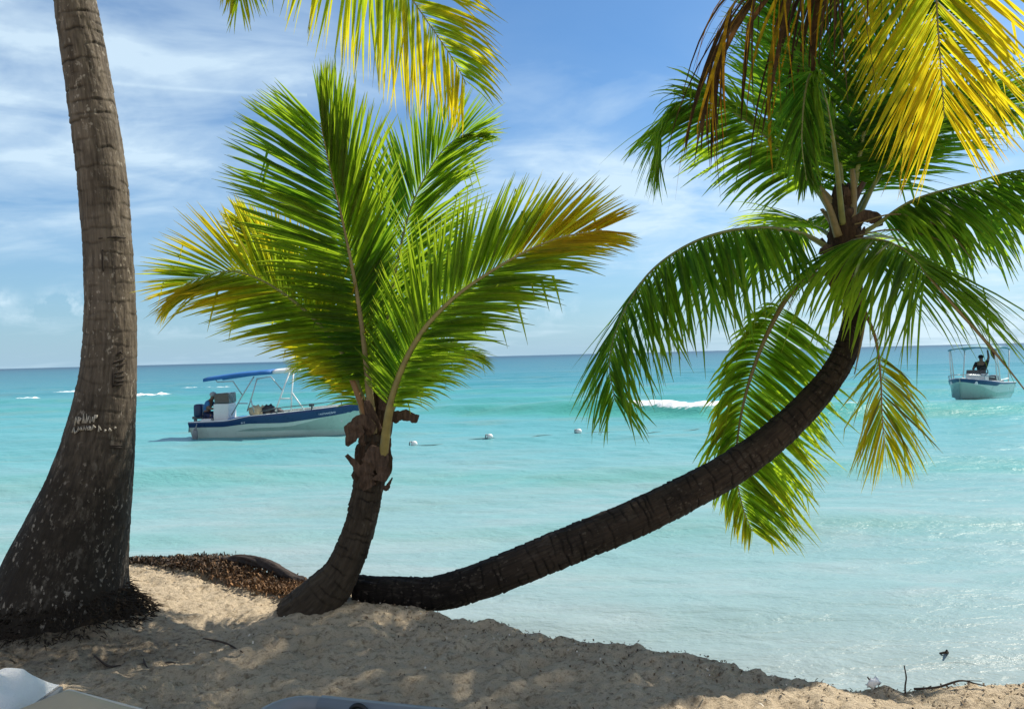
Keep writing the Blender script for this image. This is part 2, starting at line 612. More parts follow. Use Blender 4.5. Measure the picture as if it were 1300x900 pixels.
def blob(px, py, rx, ry, amp):
    a0, e0 = pix_dir(px, py)
    da = math_(nt, 'DIVIDE', math_(nt, 'SUBTRACT', az, a0), rx / FPX)
    de = math_(nt, 'DIVIDE', math_(nt, 'SUBTRACT', el, e0), ry / FPX)
    q = math_(nt, 'ADD', math_(nt, 'MULTIPLY', da, da), math_(nt, 'MULTIPLY', de, de))
    return math_(nt, 'MULTIPLY', math_(nt, 'EXPONENT', math_(nt, 'MULTIPLY', q, -1.0)), amp)


# wispy high cloud: noise in the plane of the cloud deck, with thicker banks in places
dz = math_(nt, 'ADD', sp.outputs[2], .16)
cx = math_(nt, 'DIVIDE', sp.outputs[0], dz)
cy = math_(nt, 'DIVIDE', sp.outputs[1], dz)
cmb = N(nt, 'ShaderNodeCombineXYZ'); L(nt, cx, cmb.inputs[0]); L(nt, cy, cmb.inputs[1])
n1 = noise(nt, mapping(nt, cmb.outputs[0], (1.0, 1.4, 1), rot=(0, 0, .5)), 1.3, 6, .55, .8)
n2 = noise(nt, mapping(nt, cmb.outputs[0], (1.2, 1.7, 1), rot=(0, 0, -.5), loc=(3, 1, 0)), 1.9, 6, .56, .6)
tot = None
for bb in [(60, 200, 190, 80, .42), (130, 40, 220, 50, .24), (300, 70, 160, 60, .24), (-100, 60, 260, 120, .25), (700, 235, 230, 46, .55), (920, 265, 190, 44, .42),
           (260, 180, 120, 90, .14), (1180, 390, 300, 110, .34), (1500, 250, 400, 300, .25), (450, 60, 200, 60, .1)]:
    b_ = blob(*bb)
    tot = b_ if tot is None else math_(nt, 'ADD', tot, b_)
wsp = math_(nt, 'ADD', math_(nt, 'MULTIPLY', n1, .6), math_(nt, 'MULTIPLY', n2, .55))
cm = math_(nt, 'MULTIPLY', tot, math_(nt, 'MULTIPLY', math_(nt, 'SUBTRACT', wsp, .38), 5.6))
glob = math_(nt, 'MULTIPLY', math_(nt, 'MAXIMUM', math_(nt, 'SUBTRACT', wsp, .60), 0.0), 1.2)
cm = math_(nt, 'ADD', cm, glob)
# contrail, and small fair-weather puffs low over the sea
for (x0, y0, x1, y1, wd, am) in [(135, 105, 390, 121, 3.0, .13)]:
    a0, e0 = pix_dir(x0, y0); a1, e1 = pix_dir(x1, y1)
    t = math_(nt, 'DIVIDE', math_(nt, 'SUBTRACT', az, a0), a1 - a0)
    ee = math_(nt, 'ADD', e0, math_(nt, 'MULTIPLY', t, e1 - e0))
    q = math_(nt, 'DIVIDE', math_(nt, 'SUBTRACT', el, ee), 2.0 / FPX)
    g = math_(nt, 'EXPONENT', math_(nt, 'MULTIPLY', math_(nt, 'MULTIPLY', q, q), -1.0))
    inr = math_(nt, 'MULTIPLY', math_(nt, 'GREATER_THAN', t, -.1), math_(nt, 'LESS_THAN', t, 1.0))
    cm = math_(nt, 'ADD', cm, math_(nt, 'MULTIPLY', math_(nt, 'MULTIPLY', g, inr), am))
n3 = noise(nt, dirv, 34, 6, .6)
puff = None
for bb in [(88, 385, 26, 13, 1.0), (2, 380, 14, 9, .8), (62, 395, 14, 8, .7), (20, 402, 40, 9, .4), (700, 392, 40, 14, .5), (640, 410, 60, 12, .35), (1240, 395, 60, 14, .4), (200, 420, 60, 8, .3), (880, 330, 70, 14, .4)]:
    b_ = blob(*bb)
    puff = b_ if puff is None else math_(nt, 'ADD', puff, b_)
pm = math_(nt, 'MULTIPLY', puff, ramp(nt, n3, [(.42, 0.0), (.6, 1.0)]))
cm = math_(nt, 'ADD', cm, math_(nt, 'MULTIPLY', pm, .75))
cm = math_(nt, 'MINIMUM', math_(nt, 'MAXIMUM', cm, 0.0), .78)
n4 = noise(nt, dirv, 2.2, 6, .55)
back = math_(nt, 'MULTIPLY', ramp(nt, math_(nt, 'MULTIPLY', sp.outputs[1], -1.0), [(.0, 0.0), (.35, 1.0)]), ramp(nt, n4, [(.36, 0.0), (.50, 1.0)]))  # unseen warm cloud bank behind the camera, added to raise the fill light
skyc = mixc(nt, 1.0, sky.outputs[0], (.64, 1.00, 1.28), 'MULTIPLY')
# pale marine haze low over the horizon
hz = math_(nt, 'EXPONENT', math_(nt, 'MULTIPLY', math_(nt, 'MAXIMUM', el, 0.0), -1 / R(5.5)))
skyc = mixc(nt, math_(nt, 'MULTIPLY', hz, .82), skyc, (4.1, 6.1, 7.9))
cloudc = (7.6, 9.4, 10.6)
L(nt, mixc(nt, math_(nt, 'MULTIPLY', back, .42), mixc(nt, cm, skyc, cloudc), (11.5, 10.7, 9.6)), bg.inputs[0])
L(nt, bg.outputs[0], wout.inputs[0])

sl = bpy.data.lights.new('sun', 'SUN')
sl.energy = 5.0
sl.angle = R(.5)
sl.color = (1.0, .91, .77)
so = bpy.data.objects.new('sun', sl)
COL.objects.link(so)
sdir = Vector((math.sin(SUN_AZ) * math.cos(SUN_EL), math.cos(SUN_AZ) * math.cos(SUN_EL), math.sin(SUN_EL)))
so.rotation_euler = sdir.to_track_quat('Z', 'Y').to_euler()
so.location = (20, 20, 30)

scene.view_settings.view_transform = 'Standard'
scene.view_settings.look = 'None'
scene.view_settings.gamma = 1
scene.view_settings.exposure = .45
scene.cycles.max_bounces = 8
scene.cycles.transparent_max_bounces = 8

# ------------------------------------------------------------------ sand
EDGE = np.array([(-60, 2.0), (-12, 3.2), (-6, 4.4), (-4.5, 5.4), (-3.65, 6.25), (-3.14, 6.48), (-2.71, 6.55), (-2.0, 6.05), (-1.35, 5.5), (-.87, 5.2), (-.43, 4.88),
                 (0, 4.60), (.63, 4.3), (1.01, 4.13), (1.23, 3.9), (1.47, 3.76), (1.81, 3.69), (2.34, 3.66), (5, 3.4), (12, 2.5), (60, -4)])


def edge_y(x):
    return np.interp(x, EDGE[:, 0], EDGE[:, 1])


def grid_axis(segs):
    out = []
    for a, b, st in segs:
        out.append(np.arange(a, b - 1e-9, st))
    out.append(np.array([segs[-1][1]]))
    return np.concatenate(out)


FEET = [(RS.uniform(-4, 4), RS.uniform(2.3, 6.6), RS.uniform(.05, .11), RS.uniform(0, math.pi), RS.uniform(.008, .024)) for _ in range(520)]
PALM_BASES = [(-2.72, 4.78, .5, .10), (-1.22, 4.95, .4, .02), (-.72, 5.05, .4, .0)]


def sand_plateau(x, y):
    z = 1.05 + .06 * fbm(x * .5, y * .5, 3, 3) + .05 * fbm(x * 1.7, y * 1.7, 9, 3)
    return z


def sand_z(x, y, detail=True):
    z = sand_plateau(x, y)
    for bx, by, r, h in PALM_BASES:
        z = z + h * np.exp(-((x - bx) ** 2 + (y - by) ** 2) / (r * r))
    if detail:
        lump = fbm(x * 7, y * 7, 21, 4)
        z = z + .020 * lump + .032 * np.abs(fbm(x * 13 + 4, y * 13, 33, 3)) * 2 - .01 + .034 * fbm(x * 22, y * 22, 52, 3)
        for fx, fy, r, a, dp in FEET:
            mk = (np.abs(x - fx) < .4) & (np.abs(y - fy) < .4)
            if not mk.any():
                continue
            dx = x[mk] - fx; dy = y[mk] - fy
            u = (dx * math.cos(a) + dy * math.sin(a)) / (r * 1.9); v = (-dx * math.sin(a) + dy * math.cos(a)) / r
            q = u * u + v * v
            z[mk] += -dp * np.exp(-q * 1.2) + dp * .55 * np.exp(-(np.sqrt(q) - 1.25) ** 2 * 7)
    d = edge_y(x) - y + .05 * fbm(x * 3, y * 0 + 2.2, 40, 3) * 2 - .03
    over = np.maximum(-d + .0, 0)
    z = z - .62 * np.sqrt(over * over + .02 * over) * 1.0
    z = np.maximum(z, -1.2 + .02 * vnoise(x, y, 4))
    return z


xs = grid_axis([(-80, -12, 4), (-12, -5, .3), (-5, 3.6, .0165), (3.6, 8, .2), (8, 80, 4)])
ys = grid_axis([(-60, -4, 3), (-4, 2.2, .25), (2.2, 7.0, .0165), (7.0, 11, .2), (11, 30, 2)])
X, Yg = np.meshgrid(xs, ys)
Z = sand_z(X.ravel().copy(), Yg.ravel().copy())
V = np.stack([X.ravel(), Yg.ravel(), Z], 1)
ni, nj = len(ys), len(xs)
idx = np.arange(ni * nj).reshape(ni, nj)
Fq = np.stack([idx[:-1, :-1], idx[:-1, 1:], idx[1:, 1:], idx[1:, :-1]], -1).reshape(-1, 4)
wet = np.clip((.55 - Z) / .3, 0, 1)
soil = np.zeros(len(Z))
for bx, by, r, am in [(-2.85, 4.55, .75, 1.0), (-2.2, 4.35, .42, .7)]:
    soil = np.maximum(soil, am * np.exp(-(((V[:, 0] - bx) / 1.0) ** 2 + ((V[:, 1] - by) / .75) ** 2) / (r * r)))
o = link('beach', V, Fq, M['sand'], attrs={'wet': wet, 'soil': np.clip(soil * 1.15, 0, 1)})
o['kind'] = 'structure'


def sz(x, y):
    return float(sand_z(np.array([float(x)]), np.array([float(y)]), False)[0])


# ------------------------------------------------------------------ sea
th = np.concatenate([np.linspace(-80, -36, 60, endpoint=False), np.linspace(-36, 36, 620, endpoint=False), np.linspace(36, 80, 61)])
th = np.radians(th)
rr_ = np.concatenate([np.geomspace(3.2, 120, 620, endpoint=False), np.geomspace(120, 9000, 110)])
TH, RR = np.meshgrid(th, rr_)
wx = (np.sin(TH) * RR).ravel(); wy = (np.cos(TH) * RR).ravel(); wr = RR.ravel()
dr = np.gradient(rr_)
DR = np.repeat(dr, len(th))
wz = np.zeros_like(wx)
for k in range(46):
    lam = .45 * (26 ** (k / 45.0))
    ang = R(-90) + RS.normal(0, .42 if lam < 3 else .2)
    amp = .0080 * lam ** .78 * RS.uniform(.6, 1.3)
    kx, ky = math.cos(ang) * 2 * math.pi / lam, math.sin(ang) * 2 * math.pi / lam
    ph = RS.uniform(0, 6.28)
    fade = np.clip(lam / (3.0 * DR) - .6, 0, 1)
    # groups of waves, not endless trains
    env = .35 + 1.3 * vnoise(wx / (lam * 5.0) + k * 3.3, wy / (lam * 2.5) + k, 50 + k)
    warp = 1.5 * (vnoise(wx / (lam * 3) + 9, wy / (lam * 3), 90 + k) - .5) * 2
    s = np.sin(kx * wx + ky * wy + ph + warp)
    wz += amp * fade * env * (1.35 * np.exp(.75 * (s - 1)) - .45)
shore = np.maximum(wy - edge_y(wx) - 1.4, 0) * 1.0
calm = np.clip(shore / 14.0, .55, 1.0)
wz -= (wz * (shore > 4)).sum() / max(1, (shore > 4).sum())
wz *= calm
swell = np.zeros_like(wx); foam = np.zeros_like(wx)


def swell_line(xpts, ypts, height, front, back, hx=None, hh=None, green=1.0):
    global wz
    yc = np.interp(wx, xpts, ypts) + .7 * (vnoise(wx * .25, wx * 0 + ypts[0], 70) - .5)
    hgt = height * (np.interp(wx, hx, hh) if hx is not None else 1.0) * (.85 + .3 * vnoise(wx * .35, wx * 0 + 3.3 + ypts[0], 71))
    d = wy - yc
    prof = np.where(d < 0, np.exp(-(d / front) ** 2), np.exp(-(d / back) ** 2))
    wz += hgt * prof
    g = np.where(d < .4, np.exp(-((d + front * .75) / (front * .95)) ** 2), 0) * hgt / max(height, .01)
    np.maximum(swell, g * green, out=swell)
    return d


d1 = swell_line([-14, -6, -2, 3, 7, 17, 40], [41, 38.5, 36.3, 33.5, 31.2, 29.6, 28], .60, 1.2, 3.6, [-14, -8, -3, 2, 6, 12, 18, 30], [0, .12, .55, .85, 1.0, .9, .62, .6])
d2_ = swell_line([-40, 40], [60, 52], .3, 1.6, 4.0, green=.35)
d3 = swell_line([-30, -10, 10, 30], [47.5, 45, 43, 40], .2, 1.2, 3.0, green=.3)
d4 = swell_line([-40, 0, 40], [19, 17.5, 15.5], .10, .8, 1.6, green=.35)
d5 = swell_line([-40, 0, 40], [12.6, 11.6, 10.6], .07, .5, 1.1, green=.2)


def foam_patch(d, x0, x1, wf, wb, amp, lift=.0):
    global wz
    e = np.clip((wx - x0) / 1.2, 0, 1) * np.clip((x1 - wx) / 1.2, 0, 1)
    pf = np.where(d < 0, np.exp(-(d / wf) ** 2), np.exp(-(d / wb) ** 2)) * e
    nz = vnoise(wx * 1.8, wy * 1.8, 77) * .6 + vnoise(wx * 4.5, wy * 4.5, 78) * .4
    pf = pf * (.55 + .8 * nz) * amp
    np.maximum(foam, pf, out=foam)
    wz += lift * pf * nz


foam_patch(d1 + .30, 4.0, 9.2, .5, .4, 1.0, .16)
foam_patch(d1 + .35, 11.6, 13.4, .6, .4, .75, .15)
foam_patch(d1 + .3, -3.2, -1.6, .3, .25, .45, .05)
# breakers far out on the left
yl = np.interp(wx, [-60, -20, 0], [66, 62, 60])
foam_patch(wy - yl, -41, -36.6, .7, 1.2, .7, .25)
foam_patch(wy - yl + 3, -31.0, -24.6, .7, 1.3, .75, .3)
foam_patch(wy - yl - 18, -48, -41, .7, 1.3, .65, .2)
foam_patch(wy - yl - 22, -36, -29, .6, 1.5, .72, .2)
foam_patch(wy - yl + 4, -20, -18, .6, 1.2, .5, .2)
V = np.stack([wx, wy, wz], 1)
ni, nj = len(rr_), len(th)
idx = np.arange(ni * nj).reshape(ni, nj)
Fq = np.stack([idx[:-1, :-1], idx[:-1, 1:], idx[1:, 1:], idx[1:, :-1]], -1).reshape(-1, 4)[:, ::-1]
# drop the faces that lie well under the beach
cxy = V[Fq].mean(1)
keep = cxy[:, 1] > edge_y(cxy[:, 0]) + .6
o = link('sea_water', V, Fq[keep], M['water'], attrs={'shore': shore, 'swell': np.clip(swell, 0, 1), 'foam': np.clip(foam, 0, 1.2)})
o['kind'] = 'structure'


# ------------------------------------------------------------------ palms
def trunk(parent, pts, radii, mat, step=.075, ringamp=.006, seed=1, sides=72, lump=.02, rough=.004, lowdark=1.0, dz=.007, ringprof=None):
    """tapered palm trunk with uneven leaf-scar rings; pts world (base to top)"""
    length = np.linalg.norm(np.diff(np.asarray(pts), axis=0), axis=1).sum()
    n = int(length / dz)
    q, ln = spline(pts, n)
    T, S, Nn = frames(q, (0.05, 1, 0.02))
    u = np.linspace(0, 1, n)
    rad = np.interp(u, radii[0], radii[1])
    # smooth the radius profile
    ker = np.ones(max(3, n // 14)) / max(3, n // 14)
    rad = np.convolve(np.pad(rad, len(ker) // 2, mode='edge'), ker, 'valid')[:n]
    s = u * ln
    rs = np.random.RandomState(seed)
    a = np.linspace(0, 2 * math.pi, sides, endpoint=False)
    A, SS = np.meshgrid(a, s)
    ca, sa = np.cos(A), np.sin(A)
    # ring positions
    pos = []
    x = rs.uniform(0, step)
    while x < ln:
        pos.append((x, rs.uniform(.4, 1.3), rs.uniform(0, 100)))
        x += step * rs.uniform(.6, 1.5)
    disp = np.zeros_like(A); ringm = np.zeros_like(A)
    for (p0, am, off) in pos:
        wob = .025 * (fbm(ca * 1.3 + off, sa * 1.3 + off * .7, 3, 3)) * 2
        d = SS - p0 - wob
        part = np.clip(vnoise(ca * 1.6 + off, sa * 1.6 + 3, 8) * 2.2 - .55, 0, 1)
        near = np.abs(d) < step * 1.2
        stepf = np.where((d > 0) & (d < step), (1 - d / step), 0) * .6 + np.exp(-(d / (step * .16)) ** 2) * .5
        crack = np.exp(-((d + .005) / (step * .10)) ** 2)
        disp += np.where(near, ringamp * am * (stepf * (.4 + .6 * part)) - ringamp * 1.5 * crack * part, 0)
        ringm = np.maximum(ringm, np.where(near, crack * part, 0))
    if ringprof is not None:
        rpf = np.interp(u, ringprof[0], ringprof[1])[:, None]
        disp *= rpf; ringm *= np.clip(rpf, 0, 1)
    disp += lump * rad[:, None] * 2 * fbm(ca * 1.2 + seed, sa * 1.2 + SS * 1.6, 14, 3)
    disp += rough * 2 * fbm(A * 14 / 6.28 * 3 + 2, SS * 9, 17, 3) + rough * 1.4 * fbm(ca * 9 + SS * 3, sa * 9 + SS * 22, 18, 3)
    ring = (S[:, None] * ca[..., None] + Nn[:, None] * sa[..., None]) * (rad[:, None] + disp)[..., None]
    v = (q[:, None] + ring).reshape(-1, 3)
    idx = np.arange(n * sides).reshape(n, sides)
    f = np.stack([idx[:-1], np.roll(idx, -1, 1)[:-1], np.roll(idx, -1, 1)[1:], idx[1:]], -1).reshape(-1, 4)
    bc = np.stack([ca * rad[:, None], sa * rad[:, None], SS + seed * 3.1], -1).reshape(-1, 3)
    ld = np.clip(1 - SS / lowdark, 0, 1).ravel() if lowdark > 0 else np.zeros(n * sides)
    o = link('trunk', v, f, mat, parent, attrs={'barkco': bc, 'ring': np.clip(ringm, 0, 1).ravel(), 'lowdark': ld})
    return o, q, S, Nn, rad


GREEN = np.array((.026, .070, .0075)); YGREEN = np.array((.115, .150, .009)); YELLOW = np.array((.44, .25, .006)); ORANGE = np.array((.44, .16, .012))
BROWN = np.array((.075, .042, .018))


def leaf_ramp(k):
    k = np.clip(k, 0, 1)[..., None]
    c = np.where(k < .4, GREEN + (YGREEN - GREEN) * (k / .4), np.where(k < .75, YGREEN + (YELLOW - YGREEN) * ((k - .4) / .35), YELLOW + (ORANGE - YELLOW) * ((k - .75) / .25)))
    return c


_fs = [100]


def frond(parent, pts, n=70, Lm=.62, w=.030, p0=.18, hint=(0, -1, .2), droop=.5, V=18, phi0=72, phi1=22, yel=0.0, yt=0.0, ytip=.15,
          brown=0.0, stem='stem_green', r0=.020, jit=.07, gaps=0.03, broken=0.045, twist=18, side_droop=(1, 1), prof=None, yside=0.0, seed=None, shrivel=0.0, K=6, side_len=(1, 1), dphi=(0, 0), mat='leaf', curl0=.08):
    _fs[0] += 1
    n = int(n * 1.5); w = w * .74
    rs = np.random.RandomState(seed if seed is not None else _fs[0])
    q, ln = spline(pts, 90)
    T, S, Nn = frames(q, hint)
    u = np.linspace(0, 1, 90)
    t = np.linspace(p0, .995, n)
    t = np.concatenate([t, t]) + rs.normal(0, .35 / n, 2 * n)
    t = np.clip(t, p0, 1.0)
    side = np.concatenate([np.ones(n), -np.ones(n)])
    keepm = rs.uniform(size=2 * n) >= gaps
    t = t[keepm]; side = side[keepm]
    m_ = len(t)
    ip = lambda a: np.stack([np.interp(t, u, a[:, k]) for k in range(3)], 1)
    p = ip(q); Tt = norm(ip(T)); St = norm(ip(S)); Nt = norm(ip(Nn))
    tt = (t - p0) / (1 - p0)
    if prof is None:
        pr = np.interp(tt, [0, .12, .3, .55, .8, .93, 1], [.55, .82, 1, 1, .76, .5, .32])
    else:
        pr = np.interp(tt, prof[0], prof[1])
    ll = Lm * pr * (1 + rs.normal(0, jit, m_)) * np.where(side > 0, side_len[0], side_len[1])
    phi = np.radians(phi0 + (phi1 - phi0) * tt ** .9 + rs.normal(0, 3, m_) + np.where(side > 0, dphi[0], dphi[1]))
    va = np.radians((np.interp(tt, np.linspace(0, 1, len(V)), V) if np.ndim(V) else V) + rs.normal(0, 6, m_))
    d = St * (side * np.sin(phi) * np.cos(va))[:, None] + Tt * np.cos(phi)[:, None] + Nt * (np.sin(phi) * np.sin(va))[:, None]
    d = norm(d)
    r_here = np.interp(t, [0, p0, 1], [r0, r0 * .62, r0 * .15])
    pos = p + St * (side * r_here * .7)[:, None] + Nt * (r_here * .3)[:, None]
    ww = w * np.interp(tt, [0, .1, .6, 1], [.7, 1, .95, .55]) * (1 + rs.normal(0, .1, m_))
    if shrivel:
        ww = ww * np.where(rs.uniform(size=m_) < shrivel, rs.uniform(.25, .6, m_), 1)
    g = droop * np.where(side > 0, side_droop[0], side_droop[1]) * rs.uniform(.75, 1.3, m_)
    brk = rs.uniform(size=m_) < broken
    brk_at = rs.randint(2, K, m_)
    tw = np.radians(rs.normal(0, twist, m_))
    curl = rs.normal(0, curl0 + shrivel * .5, (m_, 3))
    su = np.linspace(0, 1, K + 1)
    wprof = np.interp(su, [0, .1, .3, .72, .9, 1], [.32, .72, 1, .68, .32, .05])
    verts = np.zeros((m_, K + 1, 3, 3)); cols = np.ones((m_, K + 1, 3, 4))
    base_k = yel + yt * tt ** 1.6 + rs.normal(0, .055, m_) + yside * side + .10 * (vnoise(tt * 7 + _fs[0], side * 3 + 4, 5) - .5) * 2
    isb = rs.uniform(size=m_) < brown
    tipb = rs.uniform(0.0, .22, m_) ** 1.3
    for j in range(K + 1):
        n_ = norm(Nt - (Nt * d).sum(1, keepdims=True) * d)
        b_ = np.cross(d, n_)
        n2 = n_ * np.cos(tw)[:, None] + b_ * np.sin(tw)[:, None]
        b2 = np.cross(d, n2)
        hw = (ww * wprof[j] / 2)[:, None]
        verts[:, j, 0] = pos - b2 * hw + n2 * hw * .45
        verts[:, j, 1] = pos
        verts[:, j, 2] = pos + b2 * hw + n2 * hw * .45
        kk = base_k + ytip * su[j] ** 2
        c = leaf_ramp(kk)
        c = np.where(isb[:, None], BROWN * (.6 + .8 * rs.uniform(size=(m_, 1))), c)
        tb = (su[j] > 1 - tipb)[:, None]
        c = np.where(tb, c * .4 + BROWN * .6, c)
        cols[:, j, :, :3] = c[:, None, :]
        if j < K:
            seg = ll / K
            pos = pos + d * seg[:, None]
            gg = g * (.35 + 1.1 * su[j]) / K
            d = d + np.array([0, 0, -1.0]) * gg[:, None] + curl / K
            kb = brk & (brk_at == j)
            d = np.where(kb[:, None], np.array([0, 0, -1.0]) * .9 + d * .25, d)
            d = norm(d)
    vv = verts.reshape(-1, 3)
    base = (np.arange(m_) * (K + 1) * 3)[:, None, None]
    jj = (np.arange(K) * 3)[None, :, None]
    f0 = base + jj + np.array([0, 1, 4, 3])[None, None, :]
    f1 = base + jj + np.array([1, 2, 5, 4])[None, None, :]
    f = np.concatenate([f0.reshape(-1, 4), f1.reshape(-1, 4)])
    fr = link('frond', vv, f, M[mat], parent, attrs={'leafcol': cols.reshape(-1, 4)}, smooth=False, loc=np.asarray(pts[0], float) - rootof(parent))
    mb = MB()
    mb.tube(q, [r0 * 1.25, r0, r0 * .8, r0 * .6, r0 * .4, r0 * .25, r0 * .12], sides=8, hint=hint, flat=.75)
    mb.build('midrib', M[stem], fr)
    return fr


def ragged_strip(mb, pts, widths, hint=(0, -1, 0), tooth=.5, seed=0, n=26):
    """a torn sheath blade with ragged edges and thickness"""
    rs = np.random.RandomState(seed)
    q, _ = spline(pts, n)
    T, S, Nn = frames(q, hint)
    wd = np.interp(np.linspace(0, 1, n), np.linspace(0, 1, len(widths)), widths)
    sm_ = lambda v_: np.convolve(np.pad(v_, 2, mode='edge'), [.12, .23, .3, .23, .12], 'valid')
    a = q - S * (wd * (1 + sm_(rs.uniform(-tooth, tooth, n)) + rs.uniform(-.08, .08, n)))[:, None]
    b = q + S * (wd * (1 + sm_(rs.uniform(-tooth, tooth, n)) + rs.uniform(-.08, .08, n)))[:, None]
    q = q + Nn * (sm_(rs.uniform(-1, 1, n)) * wd * .35)[:, None]
    c = q + Nn * (wd * .22)[:, None]
    secs = [np.stack([a[i], c[i], b[i], c[i] - Nn[i] * .012]) for i in range(n)]
    mb.loft(secs, close=True)


# ---- the tall palm on the left -------------------------------------------------
G_PALM = 'coconut palms on the beach'
pb = P(78, 800, 4.85)
pb[2] = sz(pb[0], pb[1]) - .05
tall = empty('coconut_palm', pb)
tag(tall, 'thick grey palm trunk with flared black base and scratched writing, at far left', 'palm tree', G_PALM)
Yt = 4.85
tp = [P(70, 825, Yt), P(84, 730, Yt), P(108, 640, Yt), P(126, 560, Yt), P(137, 480, Yt), P(140, 400, Yt), P(137, 320, Yt), P(129, 220, Yt), P(112, 100, Yt), P(95, 0, Yt), P(75, -130, 4.85), P(60, -270, 4.85), P(58, -400, 4.85)]
rw = lambda w: w / 2 / FPX * Yt
tl = np.linspace(0, 1, 13)
tr_u = [0, .06, .14, .215, .28, .345, .41, .49, .59, .68, .78, .9, 1]
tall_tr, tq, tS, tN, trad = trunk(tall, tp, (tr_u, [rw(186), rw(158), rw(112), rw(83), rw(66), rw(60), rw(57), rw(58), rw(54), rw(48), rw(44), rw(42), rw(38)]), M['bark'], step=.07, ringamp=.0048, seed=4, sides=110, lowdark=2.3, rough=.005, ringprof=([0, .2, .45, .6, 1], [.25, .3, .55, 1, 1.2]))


def on_trunk(px, py, depth=Yt, out=.004):
    """the point of the tall trunk's surface seen at a pixel, a few mm proud"""
    d = P(px, py, depth) - CAM
    d = d / np.linalg.norm(d)
    ctr = tq
    # nearest trunk axis point to the ray
    tpar = (ctr - CAM) @ d
    off = ctr - CAM - tpar[:, None] * d
    dist = np.linalg.norm(off, axis=1)
    i = int(np.argmin(dist))
    rr = trad[i] + .006
    back = math.sqrt(max(rr * rr - dist[i] ** 2, 1e-5))
    return CAM + d * (tpar[i] - back - out)


# scratched writing and carved marks on the bark
mb = MB()


def scribble(pts):
    w_ = [on_trunk(x, y) for x, y in pts]
    mb.tube(w_, .0055, sides=5)


line1 = [[(95, 540), (97, 529), (99, 537)], [(100, 536), (103, 531), (100, 529), (100, 538)], [(105, 537), (106, 526), (107, 537)], [(109, 537), (110, 526), (111, 537), (113, 528)],
         [(114, 537), (115, 530), (117, 536), (118, 529)], [(119, 536), (121, 527), (123, 527), (122, 531)]]
line2 = [[(92, 549), (94, 543), (95, 550), (98, 547)], [(99, 547), (100, 542), (102, 546), (103, 542), (104, 546)], [(106, 546), (107, 541), (109, 546), (110, 541), (112, 546)],
         [(113, 546), (115, 541)], [(113, 541), (116, 546)], [(117, 545), (119, 540), (121, 543)], [(125, 548), (126, 540), (128, 546)], [(133, 548), (134, 545)], [(138, 547), (139, 544), (141, 547)], [(145, 544), (147, 542)]]
for s_ in line1 + line2:
    scribble(s_)
mb.build('scratched_writing', M['chalk'], tall)
mb = MB()
for s_ in [[(143, 462), (160, 454)], [(147, 466), (160, 461)], [(144, 475), (158, 471)], [(144, 480), (159, 477)], [(144, 485), (158, 483)], [(144, 490), (157, 487)], [(144, 470), (143, 492)],
           [(130, 317), (131, 345)], [(125, 303), (147, 301), (160, 302)], [(139, 566), (157, 565)], [(139, 568), (156, 568)], [(148, 452), (152, 446), (156, 450)]]:
    n_ = 5
    (x0, y0), (x1, y1) = s_[0], s_[-1]
    pp = [on_trunk(x0 + (x1 - x0) * k / n_, y0 + (y1 - y0) * k / n_, out=.0) for k in range(n_ + 1)] if len(s_) == 2 else [on_trunk(*q_, out=0) for q_ in s_]
    mb = MB(); mb.tube(pp, [.003, .007, .007, .003], sides=6); mb.build('carved_mark', M['cut'], tall)

# matted roots round the foot
mb = MB()
cx0, cy0 = pb[0] - .0, pb[1] - .02
k_ = 40; rg = 14
v = []; f = []
for i in range(rg + 1):
    for j in range(k_):
        a = 2 * math.pi * j / k_
        t_ = i / rg
        rx = (.34 + .27 * t_) * (1 + .16 * float(fbm(np.array([math.cos(a) * 2]), np.array([math.sin(a) * 2]), 61)[0]) * 3)
        x = cx0 + rx * 1.05 * math.cos(a); y = cy0 + rx * .9 * math.sin(a)
        h = .20 * (1 - t_) ** 1.6 - .06 * t_
        h += .05 * float(fbm(np.array([x * 9]), np.array([y * 9]), 62)[0]) * 2
        v.append((x, y, sz(x, y) - .08 + h))
for i in range(rg):
    for j in range(k_):
        j2 = (j + 1) % k_
        f.append((i * k_ + j, (i + 1) * k_ + j, (i + 1) * k_ + j2, i * k_ + j2))
mb.add(v, f)
for k in range(2200):
    a = RS.uniform(0, 2 * math.pi)
    r0_ = RS.uniform(.33, .58)
    p0_ = np.array([cx0 + r0_ * 1.05 * math.cos(a), cy0 + r0_ * .9 * math.sin(a), 0])
    p0_[2] = sz(p0_[0], p0_[1]) - .04 + .20 * max(0, 1 - (r0_ - .34) / .27) ** 1.6
    dr_ = np.array([math.cos(a) + RS.normal(0, .5), math.sin(a) + RS.normal(0, .5), RS.uniform(-.2, .5)])
    ln_ = RS.uniform(.01, .045)
    p1_ = p0_ + dr_ * ln_ * .6; p2_ = p1_ + np.array([dr_[0], dr_[1], -.7]) * ln_ * .6
    mb.tube([p0_, p1_, p2_], [.004, .003, .0015], sides=4)
mb.build('root_mass', M['root'], tall)

crown = P(58, -400, 4.85)


def off(c, *pts):
    return [c + np.array(p_) for p_ in pts]


